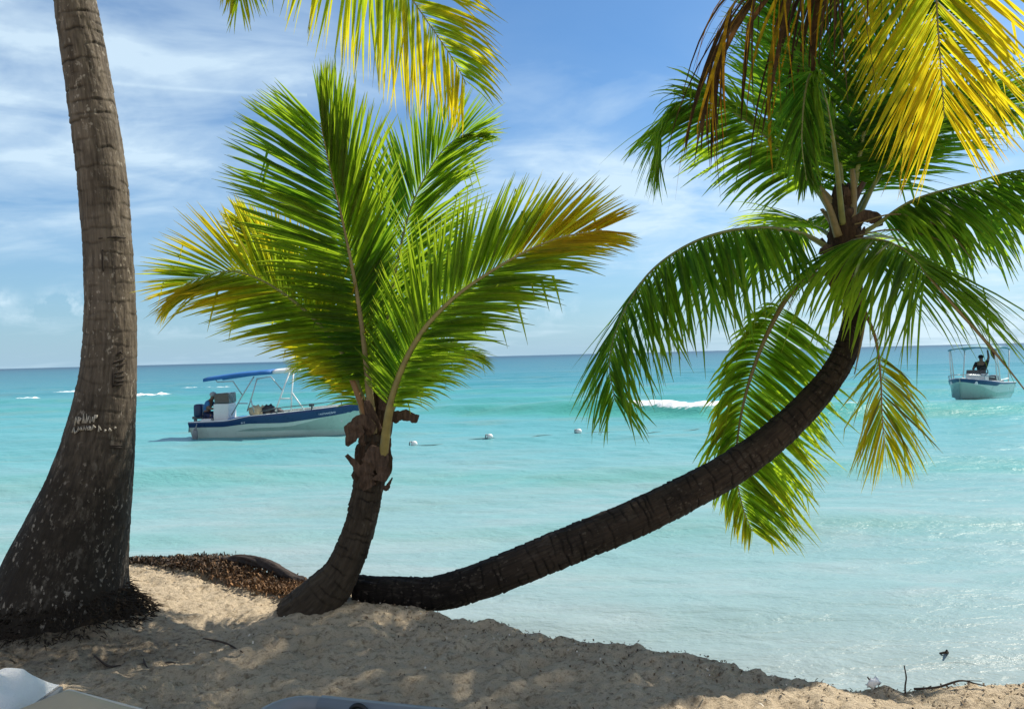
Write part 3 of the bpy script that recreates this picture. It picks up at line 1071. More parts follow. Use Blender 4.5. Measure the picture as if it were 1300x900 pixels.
frond(tall, [crown, P(190, -470, 4.7), P(330, -330, 4.55), P(440, -120, 4.5), P(520, -5, 4.45), P(575, 75, 4.42), P(592, 108, 4.4)], n=130, Lm=.84, w=.036, hint=(-.45, -.9, -.1), V=4,
      droop=.55, phi0=78, phi1=30, yel=.40, yt=.08, ytip=.28, p0=.2, side_droop=(.4, 1.6), stem='stem_green', broken=.03, twist=30)
frond(tall, [crown, P(120, -480, 4.6), P(230, -380, 4.4), P(285, -190, 4.3), P(302, -70, 4.3), P(304, 2, 4.3)], n=80, Lm=.6, w=.028, hint=(.2, -1, .2), droop=.5, yel=.42, ytip=.2, phi1=12, p0=.2)
frond(tall, off(crown, (0, 0, 0), (-.6, -.5, .7), (-1.5, -1.1, .6), (-2.4, -1.7, -.4)), n=80, Lm=.65, hint=(0, 0, 1), droop=1.0)
frond(tall, off(crown, (0, 0, 0), (-.6, .4, .8), (-1.7, .9, .9), (-2.7, 1.3, .1)), n=80, Lm=.65, hint=(0, 0, 1), droop=1.0)
frond(tall, off(crown, (0, 0, 0), (.2, .6, .9), (.5, 1.6, 1.3), (.8, 2.5, 1.0)), n=80, Lm=.65, hint=(0, 0, 1), droop=.8)
frond(tall, off(crown, (0, 0, 0), (.1, -.4, 1.0), (.1, -1.2, 1.6), (0, -2.2, 1.3)), n=80, Lm=.65, hint=(0, 0, 1), droop=.8)
mb = MB(); mb.ball(crown + np.array([0, 0, -.05]), (.17, .17, .3), 18, 12, rad=.4); mb.build('fibre_sheath', M['fibre'], tall)

# ---- the young palm in the middle ------------------------------------------------
yb = P(398, 772, 5.0)
yb[2] = sz(yb[0], yb[1]) - .04
young = empty('coconut_palm', yb)
tag(young, 'short young palm with upright bright green fronds and torn brown sheaths', 'palm tree', G_PALM)
Yy = 5.0
yp = [P(380, 790, Yy), P(405, 762, Yy), P(436, 722, Yy), P(456, 670, Yy), P(467, 620, Yy), P(473, 585, Yy), P(476, 550, Yy)]
rw = lambda w_: w_ / 2 / FPX * Yy
trunk(young, yp, ([0, .14, .33, .52, .72, .86, 1], [rw(74), rw(62), rw(44), rw(39), rw(38), rw(38), rw(34)]), M['bark_brown'], step=.06, ringamp=.006, seed=9, sides=80, lowdark=0, lump=.06, rough=.012, ringprof=([0, .3, 1], [.4, .8, 1]))
# fibrous sheath wrapped round the top of the trunk
mb = MB()
q_, _ = spline([P(469, 612, Yy), P(473, 585, Yy), P(477, 555, Yy), P(480, 520, Yy), P(481, 490, Yy)], 26)
T_, S_, N_ = frames(q_, (.1, 1, 0))
secs = []
rprof = np.interp(np.linspace(0, 1, 26), [0, .1, .3, .5, .7, 1], [rw(37), rw(42), rw(38), rw(28), rw(20), rw(10)])
for i in range(26):
    a = np.linspace(0, 2 * math.pi, 36, endpoint=False)
    rr = rprof[i] * (1 + .35 * fbm(np.cos(a) * 2.2 + 3, np.sin(a) * 2.2 + i * .25, 31, 4) * 2 + .12 * np.sign(np.sin(a * 7 + i * .12)))
    secs.append(q_[i] + S_[i] * (np.cos(a) * rr)[:, None] + N_[i] * (np.sin(a) * rr)[:, None])
mb.loft(secs, close=True)
mb.build('fibre_sheath', M['fibre'], young)
for pts_, wd_, sd in [
    ([P(474, 548, 4.9), P(458, 538, 4.86), P(447, 552, 4.84), P(440, 566, 4.84)], [.05, .06, .055, .008], 1),
    ([P(490, 530, 4.9), P(505, 528, 4.86), P(518, 528, 4.84), P(531, 532, 4.84)], [.03, .035, .032, .03], 2),
    ([P(470, 618, 4.86), P(458, 600, 4.83), P(449, 588, 4.83), P(440, 577, 4.83)], [.05, .035, .022, .014], 3),
    ([P(486, 520, 4.92), P(488, 500, 4.9), P(492, 488, 4.9), P(496, 490, 4.88)], [.02, .03, .025, .01], 4),
    ([P(488, 622, 4.88), P(494, 614, 4.86), P(498, 606, 4.86)], [.02, .012, .004], 5),
    ([P(489, 575, 4.88), P(494, 567, 4.86), P(496, 556, 4.86)], [.02, .012, .004], 6),
    ([P(466, 600, 4.84), P(472, 580, 4.83), P(478, 566, 4.85)], [.045, .05, .03], 7),
    ([P(484, 610, 4.84), P(486, 590, 4.83), P(486, 570, 4.85)], [.04, .04, .03], 8),
    ([P(462, 566, 4.9), P(459, 560, 4.88), P(461, 552, 4.88)], [.02, .02, .008], 9)]:
    mb = MB(); ragged_strip(mb, pts_, wd_, seed=sd); mb.build('torn_sheath', M['dry_sheath'], young, smooth=False)
# cut brown leaf stalk leaning to the left
mb = MB(); mb.tube([P(466, 530, 4.95), P(457, 508, 4.93), P(448, 485, 4.92), P(440, 466, 4.92)], [.024, .02, .017, .014], sides=10, n=14); mb.build('bare_stalk', M['stem_brown'], young)

frond(young, [P(478, 580, 4.95), P(468, 490, 4.92), P(456, 390, 4.9), P(437, 290, 4.85), P(420, 218, 4.8), P(407, 156, 4.76)], n=114, Lm=.74, w=.036, p0=.24, hint=(.12, -1, .12), V=10, droop=.16,
      phi0=84, phi1=30, dphi=(-22, 6), yel=.12, yt=.12, ytip=.05, stem='stem_olive', r0=.024, twist=14, side_droop=(.5, 1.2), prof=([0, .1, .25, .4, .6, .85, 1], [.2, .3, .5, .76, 1, .8, .45]), jit=.04)
frond(young, [P(480, 575, 5.05), P(484, 480, 5.25), P(496, 380, 5.4), P(520, 270, 5.5), P(552, 205, 5.5), P(580, 176, 5.45), P(602, 168, 5.4)], n=109, Lm=.72, w=.032, p0=.2, hint=(-.35, -.9, .2), V=6, droop=.22,
      phi0=72, phi1=20, yel=.12, yt=.08, side_droop=(2.2, .5), stem='stem_green')
frond(young, [P(472, 575, 5.0), P(455, 490, 4.98), P(418, 425, 4.95), P(356, 370, 4.9), P(300, 345, 4.85), P(250, 354, 4.8), P(222, 372, 4.78)], n=117, Lm=.56, w=.028, p0=.2, hint=(-.2, -1, .45), V=8, droop=.25,
      prof=([0, .15, .35, .55, .8, .93, 1], [.25, .48, .88, 1, .8, .55, .35]), phi0=74, phi1=24, yel=.34, yt=.14, ytip=.30, stem='stem_green', side_droop=(.6, 1.0))
frond(young, [P(470, 575, 5.1), P(448, 480, 5.3), P(405, 405, 5.5), P(350, 335, 5.65), P(305, 278, 5.75)], n=96, Lm=.5, w=.03, p0=.3, hint=(-.6, -.55, .3), V=25, droop=.2, phi0=55, phi1=14, yel=.42, ytip=.2, stem='stem_yellow')
frond(young, [P(484, 600, 4.88), P(497, 510, 4.8), P(527, 436, 4.72), P(575, 380, 4.66), P(645, 332, 4.6), P(705, 304, 4.56), P(764, 292, 4.52)], n=119, Lm=.62, w=.032, p0=.2, hint=(-.35, -1, .35), V=10, droop=.3,
      prof=([0, .12, .3, .55, .8, .93, 1], [.35, .6, .95, 1, .78, .5, .35]), phi0=66, phi1=16, yel=.13, yt=.62, ytip=.08, stem='stem_yellow', r0=.028, side_droop=(1.0, .5))
frond(young, [P(480, 575, 5.1), P(482, 490, 5.4), P(505, 410, 5.7), P(540, 350, 6.0), P(585, 320, 6.15)], n=83, Lm=.58, w=.03, hint=(-.3, -.8, .4), droop=.4, yel=.16, p0=.25)
frond(young, [P(475, 575, 5.05), P(460, 510, 5.2), P(432, 475, 5.4), P(405, 460, 5.55), P(385, 465, 5.65)], n=52, Lm=.32, w=.026, hint=(-.1, -.5, .9), droop=1.0, yel=.2, ytip=.3, p0=.3)
frond(young, [P(482, 575, 4.98), P(500, 515, 5.1), P(530, 470, 5.3), P(565, 450, 5.5), P(600, 452, 5.6)], n=67, Lm=.42, w=.026, hint=(.1, -.5, .9), droop=1.2, yel=.22, ytip=.3, p0=.3)

# ---- the leaning palm ---------------------------------------------------------------
lb = P(470, 757, 5.12)
lb[2] = sz(lb[0], lb[1]) - .02
lean = empty('coconut_palm', lb)
tag(lean, 'dark curved palm leaning far out over the water with full green crown', 'palm tree', G_PALM)
lp = [P(452, 748, 5.15), P(500, 752, 5.12), P(560, 752, 5.1), P(640, 726, 5.12), P(720, 693, 5.17), P(800, 661, 5.24), P(870, 627, 5.32), P(935, 590, 5.4), P(990, 548, 5.47), P(1040, 498, 5.55), P(1072, 450, 5.6), P(1084, 400, 5.65), P(1080, 350, 5.7), P(1073, 300, 5.7)]
rw = lambda w_: w_ / 2 / FPX * 5.3
trunk(lean, lp, ([0, .06, .14, .25, .4, .55, .7, .82, .92, 1], [rw(34), rw(39), rw(43), rw(45), rw(46), rw(43), rw(38), rw(31), rw(25), rw(26)]), M['bark_dark'], step=.055, ringamp=.0055, seed=14, sides=80, lowdark=1.3, lump=.055, rough=.006)
LC = P(1072, 300, 5.7)
mb = MB()
for c_, r_ in [((1072, 300), (.10, .10, .2)), ((1066, 335), (.085, .09, .16)), ((1074, 360), (.075, .08, .12)), ((1070, 262), (.075, .08, .16))]:
    mb.ball(P(c_[0], c_[1], 5.68), r_, 20, 14, rad=.55)
mb.build('fibre_sheath', M['fibre'], lean)
for pts_, wd_, sd in [
    ([P(1060, 330, 5.6), P(1058, 352, 5.56), P(1064, 372, 5.55), P(1068, 388, 5.55)], [.04, .05, .03, .006], 21),
    ([P(1068, 340, 5.58), P(1074, 362, 5.55), P(1072, 380, 5.55)], [.045, .04, .01], 22),
    ([P(1058, 315, 5.6), P(1046, 318, 5.56), P(1040, 322, 5.55)], [.03, .035, .015], 23),
    ([P(1080, 290, 5.6), P(1094, 276, 5.56), P(1112, 278, 5.55), P(1116, 288, 5.55)], [.03, .04, .045, .02], 24),
    ([P(1076, 280, 5.62), P(1078, 255, 5.6), P(1074, 238, 5.6)], [.035, .04, .015], 25),
    ([P(1086, 290, 5.6), P(1092, 300, 5.56), P(1098, 288, 5.56)], [.02, .02, .006], 26)]:
    mb = MB(); ragged_strip(mb, pts_, wd_, seed=sd); mb.build('torn_sheath', M['dry_sheath'], lean, smooth=False)
for pts_ in [[P(1064, 300, 5.6), P(1052, 262, 5.56), P(1042, 244, 5.55)], [P(1080, 300, 5.62), P(1084, 250, 5.6), P(1082, 215, 5.6)]]:
    mb = MB(); mb.tube(pts_, [.03, .024, .018], sides=9, n=10); mb.build('bare_stalk', M['stem_olive'], lean)

# broad old leaf bases clasping the top of the trunk
for k in range(11):
    a = k * 2.399 + .4
    h0 = -.26 + .045 * k
    c_ = LC + np.array([.07 * math.cos(a), .07 * math.sin(a), h0])
    o_ = np.array([math.cos(a), math.sin(a), 0])
    ln_ = .12 + .10 * RS.uniform()
    mb = MB(); mb.tube([c_ - o_ * .03, c_ + o_ * .02 + np.array([0, 0, ln_ * .5]), c_ + o_ * (.05 + .05 * RS.uniform()) + np.array([0, 0, ln_])], [.055, .045, .022 + .01 * RS.uniform()], sides=10, n=9, hint=tuple(o_), flat=.45)
    mb.build('leaf_base', M['dry_sheath'] if k % 3 else M['stem_olive'], lean)
YC0 = P(479, 560, 5.0)
for k in range(7):
    a = k * 2.399 + 1.1
    o_ = np.array([math.cos(a), math.sin(a), 0])
    c_ = YC0 + o_ * .06 + np.array([0, 0, -.14 + .05 * k])
    ln_ = .13 + .12 * RS.uniform()
    mb = MB(); mb.tube([c_ - o_ * .03, c_ + o_ * .015 + np.array([0, 0, ln_ * .5]), c_ + o_ * (.03 + .04 * RS.uniform()) + np.array([0, 0, ln_])], [.06, .045, .02], sides=10, n=9, hint=tuple(o_), flat=.4)
    mb.build('leaf_base', M['dry_sheath'] if k % 3 else M['stem_olive'], young)
UPA = (0, .55, .8)
frond(lean, [P(1066, 325, 5.66), P(1020, 298, 5.58), P(955, 290, 5.48), P(885, 306, 5.38), P(825, 346, 5.3), P(788, 405, 5.24), P(774, 460, 5.2), P(781, 510, 5.2)], n=100, Lm=.82, w=.041, hint=(-.25, -.1, 1), V=(-42, -44, -25, 6), droop=.7,
      jit=.13, curl0=.16, phi0=90, phi1=32, yel=.07, ytip=.08, stem='stem_green', r0=.022, p0=.13, side_droop=(1, 1), broken=.03)
frond(lean, [P(1068, 345, 5.66), P(1040, 348, 5.68), P(1010, 366, 5.72), P(988, 396, 5.76), P(962, 452, 5.8), P(942, 520, 5.84), P(934, 590, 5.86), P(942, 640, 5.86), P(955, 675, 5.85)], n=100, Lm=.78, w=.041, hint=(.2, -1, .1), V=10, droop=.6,
      jit=.13, curl0=.16, phi0=88, phi1=34, yel=.27, yt=.15, ytip=.18, stem='stem_olive', r0=.022, p0=.23, side_droop=(4, .9), side_len=(.5, 1.0), broken=.05, twist=26)
frond(lean, [P(1066, 290, 5.75), P(1040, 246, 5.9), P(996, 196, 6.0), P(950, 155, 6.05), P(904, 130, 6.05), P(866, 130, 6.0), P(842, 160, 5.95), P(832, 215, 5.92)], n=92, Lm=.66, w=.041, hint=(-.3, .3, 1), V=(-40, -30, 0), droop=.8, jit=.13, curl0=.16, broken=.09, gaps=.07,
      yel=.20, ytip=.1, phi1=22, p0=.2)
frond(lean, [P(1080, 305, 5.64), P(1112, 286, 5.55), P(1160, 255, 5.45), P(1230, 234, 5.35), P(1310, 216, 5.25), P(1390, 240, 5.15)], n=92, Lm=.72, w=.041, jit=.12, curl0=.16, gaps=.07, hint=(.1, .1, 1), V=(-55, -50, -20), droop=.7, yel=.06, p0=.16, phi0=90, phi1=34)
frond(lean, [P(1074, 312, 5.6), P(1092, 304, 5.3), P(1130, 308, 5.02), P(1160, 328, 4.86), P(1176, 350, 4.78)], n=52, Lm=.86, w=.042, jit=.12, curl0=.16, gaps=.07, hint=(.1, -.25, 1), V=(-42, -30, -5), droop=1.0, yel=.14, ytip=.22, p0=.12, phi0=80, phi1=42,
      prof=([0, .2, .6, 1], [.7, 1, 1, .9]), stem='stem_olive', side_droop=(1.2, .8), twist=22)
frond(lean, [P(1072, 290, 5.78), P(1066, 205, 5.95), P(1052, 115, 6.1), P(1022, 35, 6.2), P(985, -30, 6.2)], n=80, Lm=.78, w=.041, jit=.12, curl0=.16, gaps=.07, hint=(0, -1, .15), V=8, droop=.35, phi0=78, phi1=24, yel=.04, p0=.2)
frond(lean, [P(1078, 290, 5.78), P(1092, 195, 5.95), P(1112, 105, 6.1), P(1150, 20, 6.25), P(1205, -45, 6.3)], n=80, Lm=.78, w=.041, jit=.12, curl0=.16, gaps=.07, hint=(0, -1, .25), V=8, droop=.45, phi0=76, phi1=24, yel=.04, p0=.2)
frond(lean, [P(1082, 292, 5.78), P(1120, 218, 5.95), P(1172, 165, 6.1), P(1240, 135, 6.2), P(1305, 140, 6.2), P(1350, 180, 6.2)], n=84, Lm=.7, w=.041, jit=.12, curl0=.16, gaps=.07, hint=(.15, .2, 1), V=10, droop=1.0, yel=.14, ytip=.1, p0=.2)
frond(lean, [P(1070, 285, 5.6), P(1060, 195, 5.4), P(1046, 120, 5.15), P(1032, 92, 5.0), P(1022, 120, 4.9), P(1018, 180, 4.85), P(1024, 230, 4.83)], n=60, Lm=.42, w=.03, jit=.12, curl0=.16, gaps=.07, hint=(-.15, -.7, .7), V=(-20, 0), droop=1.0, yel=.06, p0=.3, phi0=40, phi1=14)
frond(lean, [P(1066, 308, 5.9), P(1034, 288, 6.3), P(1004, 292, 6.7), P(978, 325, 7.0)], n=64, Lm=.62, w=.041, hint=(0, .1, 1), droop=1.0, yel=.24, p0=.2)
frond(lean, [P(1080, 308, 5.9), P(1120, 300, 6.3), P(1165, 316, 6.7), P(1200, 350, 6.9)], n=44, Lm=.5, w=.022, hint=(0, .1, 1), droop=.6, yel=.2, p0=.25, gaps=.2)
frond(lean, [P(1078, 345, 5.6), P(1098, 395, 5.42), P(1112, 432, 5.34), P(1118, 480, 5.3), P(1120, 530, 5.3), P(1124, 570, 5.3)], n=36, Lm=.52, w=.026, hint=(.2, -1, .0), V=14, droop=1.0, yel=.52, ytip=.1, yt=.1, brown=.12, p0=.52, phi0=58, phi1=16, stem='stem_brown', r0=.016, gaps=.15, shrivel=.3)
frond(lean, [P(1076, 295, 5.9), P(1120, 215, 6.3), P(1180, 160, 6.7), P(1250, 110, 7.0)], n=72, Lm=.75, w=.041, hint=(0, -.7, .7), droop=.5, yel=.03, p0=.2)
frond(lean, [P(1070, 295, 5.9), P(1030, 210, 6.4), P(1000, 130, 6.9), P(985, 50, 7.3)], n=72, Lm=.8, w=.041, hint=(0, -.9, .3), droop=.4, yel=.05, p0=.2)
frond(lean, [P(1074, 295, 5.85), P(1085, 230, 6.2), P(1105, 190, 6.7), P(1120, 190, 7.2)], n=64, Lm=.75, w=.041, hint=(0, -.5, 1), droop=.8, yel=.08, p0=.2)

# long dry leaflets trailing out of the crown
for pts_, w_ in [([P(1174, 346, 4.8), P(1215, 392, 4.8), P(1262, 446, 4.8), P(1302, 496, 4.8)], .011), ([P(1060, 330, 5.5), P(1020, 355, 5.4), P(1000, 395, 5.4)], .007),
                 ([P(1100, 400, 5.3), P(1092, 440, 5.3), P(1085, 475, 5.3)], .008), ([P(1085, 285, 5.5), P(1140, 272, 5.4), P(1200, 292, 5.3), P(1235, 330, 5.3)], .006), ([P(1086, 300, 5.5), P(1130, 292, 5.4), P(1180, 300, 5.3), P(1215, 318, 5.3)], .006)]:
    mb = MB(); ragged_strip(mb, pts_, [w_ * .6, w_, w_ * .8, w_ * .3], seed=int(w_ * 5000), tooth=.1); mb.build('dry_leaflet', M['stem_olive'], lean)

# ---- the palm whose crown hangs in from the upper right ----------------------------
RC = P(1215, -215, 5.8)
rb = np.array([4.75, 4.7, 0.0]); rb[2] = sz(4.75, 3.2) - .2
rb = np.array([4.7, 3.2, rb[2]])
right = empty('coconut_palm', rb)
tag(right, 'palm with yellow and withered brown fronds hanging into the upper right corner', 'palm tree', G_PALM)
trunk(right, [rb, rb + np.array([.25, .3, .9]), np.array([5.3, 4.7, 3.2]), np.array([5.25, 5.9, 5.0]), np.array([4.3, 6.2, 6.05]), RC], ([0, .15, .4, .7, 1], [.26, .18, .15, .13, .13]), M['bark'], seed=22, dz=.012, sides=48)
mb = MB(); mb.ball(RC, (.16, .16, .28), 18, 12, rad=.4); mb.build('fibre_sheath', M['fibre'], right)
frond(right, [RC, P(1205, -330, 5.3), P(1190, -300, 4.9), P(1186, -130, 4.66), P(1189, 0, 4.58), P(1194, 80, 4.53), P(1199, 150, 4.5)], n=96, Lm=.86, w=.037, hint=(-.62, -.8, .1), V=4, droop=.28, phi0=62, phi1=24,
      yel=.46, yt=.14, ytip=.30, stem='stem_yellow', p0=.3, twist=24, jit=.08, prof=([0, .2, .6, .85, 1], [.8, 1, 1, .85, .55]))
frond(right, [RC, P(1170, -280, 5.4), P(1105, -170, 5.0), P(1040, -75, 4.8), P(978, -35, 4.66), P(938, -5, 4.58), P(918, 50, 4.52), P(905, 105, 4.5)], n=40, Lm=1.3, w=.056, hint=(-.2, .3, 1), V=-12, droop=3.4, phi0=62, phi1=18,
      yel=.50, yt=.15, ytip=.3, brown=.72, mat='dead', p0=.26, stem='stem_brown', gaps=.08, shrivel=.4, broken=.3, twist=45, jit=.16, K=9)
frond(right, [RC, P(1270, -300, 6.3), P(1335, -215, 6.7), P(1378, -70, 7.0), P(1392, 50, 7.1), P(1392, 150, 7.1)], n=46, Lm=.76, w=.032, hint=(.1, -1, .2), V=8, droop=.35, phi0=64, phi1=22, yel=.16, ytip=.3, p0=.2)
for k, (dx, dy, hz, ez) in enumerate([(1.6, -2.2, .9, -.6), (-2.5, -.7, .9, -.3), (-1.8, -2.3, .8, -.6), (-.5, -2.8, .7, -.6), (-.8, -.9, 1.3, .8), (1.9, 1.6, 1.0, .2), (2.3, 1.9, .9, .0), (.2, 2.4, 1.2, .5), (1.1, 2.1, 1.2, .5), (-1.2, -1.6, 1.1, .1), (-2.3, -1.7, .9, -.5), (-1.2, -2.8, .9, -.7), (-.2, -1.0, 1.6, 1.7)]):
    frond(right, off(RC, (0, 0, 0), (dx * .25, dy * .25, hz * .75), (dx * .62, dy * .62, hz * .85 + ez * .2), (dx, dy, ez + hz * .35)), n=84, Lm=.82, w=.042, hint=(0, 0, 1), droop=.8, yel=.12, p0=.2)


# ------------------------------------------------------------------ boats
def make_hull(root, xs_, beam, sheer, keelz, band=None, matb=None, stem_rake=.35, deckz=.32, flare=.86, chine_z=.02, wall=.05):
    """lofted open hull in boat coordinates, bow at +x"""
    n = 40
    x = np.linspace(xs_[0], xs_[1], n)
    u = np.linspace(0, 1, n)
    B = np.interp(u, beam[0], beam[1]); Sh = np.interp(u, sheer[0], sheer[1]); Kz = np.interp(u, keelz[0], keelz[1])
    ker = np.ones(5) / 5
    sm = lambda a: np.convolve(np.pad(a, 2, mode='edge'), ker, 'valid')
    B, Sh, Kz = sm(B), sm(Sh), sm(Kz)
    B[-1] = .01

    def outer(i, h):            # half breadth at height fraction h (0 keel .. 1 sheer)
        zz = Kz[i] + (Sh[i] - Kz[i]) * h
        br = B[i] * np.interp(h, [0, .12, .35, .7, 1], [.0, .45, flare - .06 - .22 * max(0, u[i] - .6) / .4, flare + .06 - .06 * max(0, u[i] - .6) / .4, 1.0])
        xx = x[i] - stem_rake * (1 - h) * max(0, (u[i] - .55) / .45) ** 1.5 + (0.10 * (1 - h) if i == 0 else .10 * (1 - h) * max(0, 1 - u[i] * 6))
        return xx, br, zz
    hs = np.linspace(0, 1, 14)
    secs = []
    for i in range(n):
        sec = []
        for h in hs[::-1]:
            a = outer(i, h); sec.append((a[0], -a[1], a[2]))
        for h in hs[1:]:
            a = outer(i, h); sec.append((a[0], a[1], a[2]))
        # inner side: down to the deck and across
        s1 = outer(i, 1.0)
        ib = max(s1[1] - wall, .003)
        dz = min(deckz, s1[2] - .05)
        sec.append((s1[0] - (.04 if u[i] > .97 else 0), ib, s1[2]))
        sec.append((s1[0] - .05, max(ib * .93, .002), dz))
        sec.append((s1[0] - .05, -max(ib * .93, .002), dz))
        sec.append((s1[0] - (.04 if u[i] > .97 else 0), -ib, s1[2]))
        secs.append(np.array(sec))
    mb = MB()
    mb.loft(secs, close=True)
    k = len(secs[0])
    mb.f.append(tuple(range(27)))
    mb.build('hull', M['hull_white'], root, local=True)
    # rubbing strake / coloured band, set a few mm proud of the hull
    bandw = np.interp(u, band[0], band[1])
    out = []
    for sgn in (-1, 1):
        secs = []
        for i in range(n):
            sec = []
            top = 1.0; bot = 1 - bandw[i] / (Sh[i] - Kz[i])
            for h in np.linspace(bot, 1.0, 6):
                a = outer(i, h); sec.append((a[0] + (.012 if u[i] > .9 else 0), sgn * (a[1] + .012), a[2] + (.012 if h == 1 else 0)))
            a = outer(i, 1.0); sec.append((a[0], sgn * max(a[1] - .03, 0.0), a[2] + .012))
            secs.append(np.array(sec))
        if sgn > 0:
            secs = [s_[::-1] for s_ in secs]
        out.append(secs)
    mb = MB()
    for secs in out:
        mb.loft(secs)
    # across the stern
    a0 = out[0][0]; a1 = out[1][0][::-1]
    sh = np.array([-.012, 0, 0])
    mb.loft([a0[:6] + sh, a1[:6] + sh])
    mb.build('hull_band', matb, root, local=True)
    # pale capping rail along the top edge
    mb = MB()
    for sgn in (-1, 1):
        pts_ = [(outer(i, 1)[0], sgn * max(outer(i, 1)[1] - .02, 0), outer(i, 1)[2] + .02) for i in range(n)]
        mb.tube(pts_, .022, sides=6)
    mb.build('gunwale_rail', M['white_paint'], root, local=True)
    return outer, u, x


def tubeset(name, lines, r, mat, root, each=False):
    if each:
        for l_ in lines:
            mb = MB(); mb.tube(l_, r, sides=7); mb.build(name, mat, root, local=True)
    else:
        mb = MB()
        for l_ in lines:
            mb.tube(l_, r, sides=7)
        return mb.build(name, mat, root, local=True)


def text_mesh(txt, size, name, mat, parent, mat4):
    cu = bpy.data.curves.new(name, 'FONT')
    cu.body = txt; cu.size = size; cu.extrude = .002; cu.align_x = 'LEFT'
    tmp = bpy.data.objects.new('lettering_source', cu)
    COL.objects.link(tmp)
    dg = bpy.context.evaluated_depsgraph_get()
    me = bpy.data.meshes.new_from_object(tmp.evaluated_get(dg))
    bpy.data.objects.remove(tmp)
    bpy.data.curves.remove(cu)
    me.materials.clear(); me.materials.append(mat)
    o = bpy.data.objects.new(name, me)
    COL.objects.link(o)
    o.parent = parent
    o.matrix_local = mat4
    return o


def basis(xa, za, loc):
    xa = Vector(xa).normalized(); za = Vector(za).normalized(); ya = za.cross(xa)
    return Matrix(((xa.x, ya.x, za.x, loc[0]), (xa.y, ya.y, za.y, loc[1]), (xa.z, ya.z, za.z, loc[2]), (0, 0, 0, 1)))


def skin(name, joints, edges, mat, parent, sub=1, root='pelvis'):
    names = list(joints)
    me = bpy.data.meshes.new(name)
    me.from_pydata([tuple(joints[k][0]) for k in names], [(names.index(a), names.index(b)) for a, b in edges], [])
    o = bpy.data.objects.new(name, me)
    COL.objects.link(o)
    md = o.modifiers.new('skin', 'SKIN')
    md.use_smooth_shade = True
    sv = me.skin_vertices[0].data
    for i, k in enumerate(names):
        r_ = joints[k][1]
        sv[i].radius = r_ if isinstance(r_, tuple) else (r_, r_)
        sv[i].use_root = (k == root)
    s_ = o.modifiers.new('sub', 'SUBSURF'); s_.levels = sub; s_.render_levels = sub
    dg = bpy.context.evaluated_depsgraph_get()
    m2 = bpy.data.meshes.new_from_object(o.evaluated_get(dg))
    bpy.data.objects.remove(o)
    m2.name = name
    m2.polygons.foreach_set('use_smooth', np.ones(len(m2.polygons), dtype=bool))
    m2.materials.clear(); m2.materials.append(mat)
    o = bpy.data.objects.new(name, m2)
    COL.objects.link(o)
    if parent is not None:
        o.parent = parent
    return o


# ---- left boat: bow to the right --------------------------------------------------
YB = 27.6
bx0 = (345 - 650) / FPX * (YB - .9)
boat = empty('motorboat', (bx0, YB, 0))
tag(boat, 'long open white motorboat with navy band and blue canopy, moored left of the young palm', 'boat', 'boats on the water')
Lb = np.array([bx0, YB, 0])


def bz(px, py, Y=YB):
    h = 468 - .02538 * px
    return CAMZ - (py - h) * Y / FPX


def bp(px, py, dy=0.0):
    Yw = YB + dy
    return ((px - 650) / FPX * Yw - bx0, dy, bz(px, py, Yw))


outer, uu, xx_ = make_hull(boat, (-2.84, 2.98), ([0, .2, .45, .7, .86, .95, 1], [.86, .98, 1.0, .86, .55, .26, .0]),
                           ([0, .25, .31, .53, .8, 1], [.63, .66, .78, .87, 1.0, 1.13]), ([0, .7, .9, 1], [-.25, -.28, -.22, -.05]),
                           ([0, .25, .55, 1], [.15, .18, .32, .25]), M['hull_blue'], stem_rake=.62)
# console with windscreen
mb = MB(); mb.box((-1.92, 0, .75), (.52, .8, .95), bev=.05); cons = mb.build('console', M['white_paint'], boat, smooth=False, local=True)
mb = MB(); mb.box((-1.90, 0, 1.40), (.50, .78, .36), rot=roty(-.05), bev=.04); mb.build('windscreen', M['glass_dark'], cons, smooth=False, local=True)
mb = MB(); mb.box((-2.40, 0, .52), (.34, 1.0, .42), bev=.04); mb.build('helm_seat', M['white_paint'], boat, smooth=False, local=True)
mb = MB(); mb.box((-1.2, 0, .52), (.8, 1.5, .42), bev=.05); mb.build('bench', M['bench_blue'], boat, smooth=False, local=True)
mb = MB(); mb.box((1.6, 0, .62), (1.2, .9, .30), bev=.06); mb.build('foredeck_locker', M['deck'], boat, smooth=False, local=True)
# canopy: blue canvas with a pale forward panel
cz = lambda px: np.interp(px, [268, 310, 352, 388], [2.08, 2.22, 2.29, 2.34])


def canopy(px0, px1, mat, name, half=.92):
    secs = []
    for px in np.linspace(px0, px1, 12):
        X_ = (px - 650) / FPX * YB - bx0
        c_ = [(X_, y_, cz(px) + .07 * (1 - (y_ / half) ** 2)) for y_ in np.linspace(-half, half, 9)]
        lo = [(X_, y_, cz(px) - .05 + .07 * (1 - (y_ / half) ** 2) - (.05 if abs(y_) > half * .95 else 0)) for y_ in np.linspace(half, -half, 9)]
        secs.append(np.array(c_ + lo))
    mb = MB(); mb.loft(secs, close=True)
    mb.f.append(tuple(range(17, -1, -1))); mb.f.append(tuple(11 * 18 + i for i in range(18)))
    return mb.build(name, mat, boat, local=True)


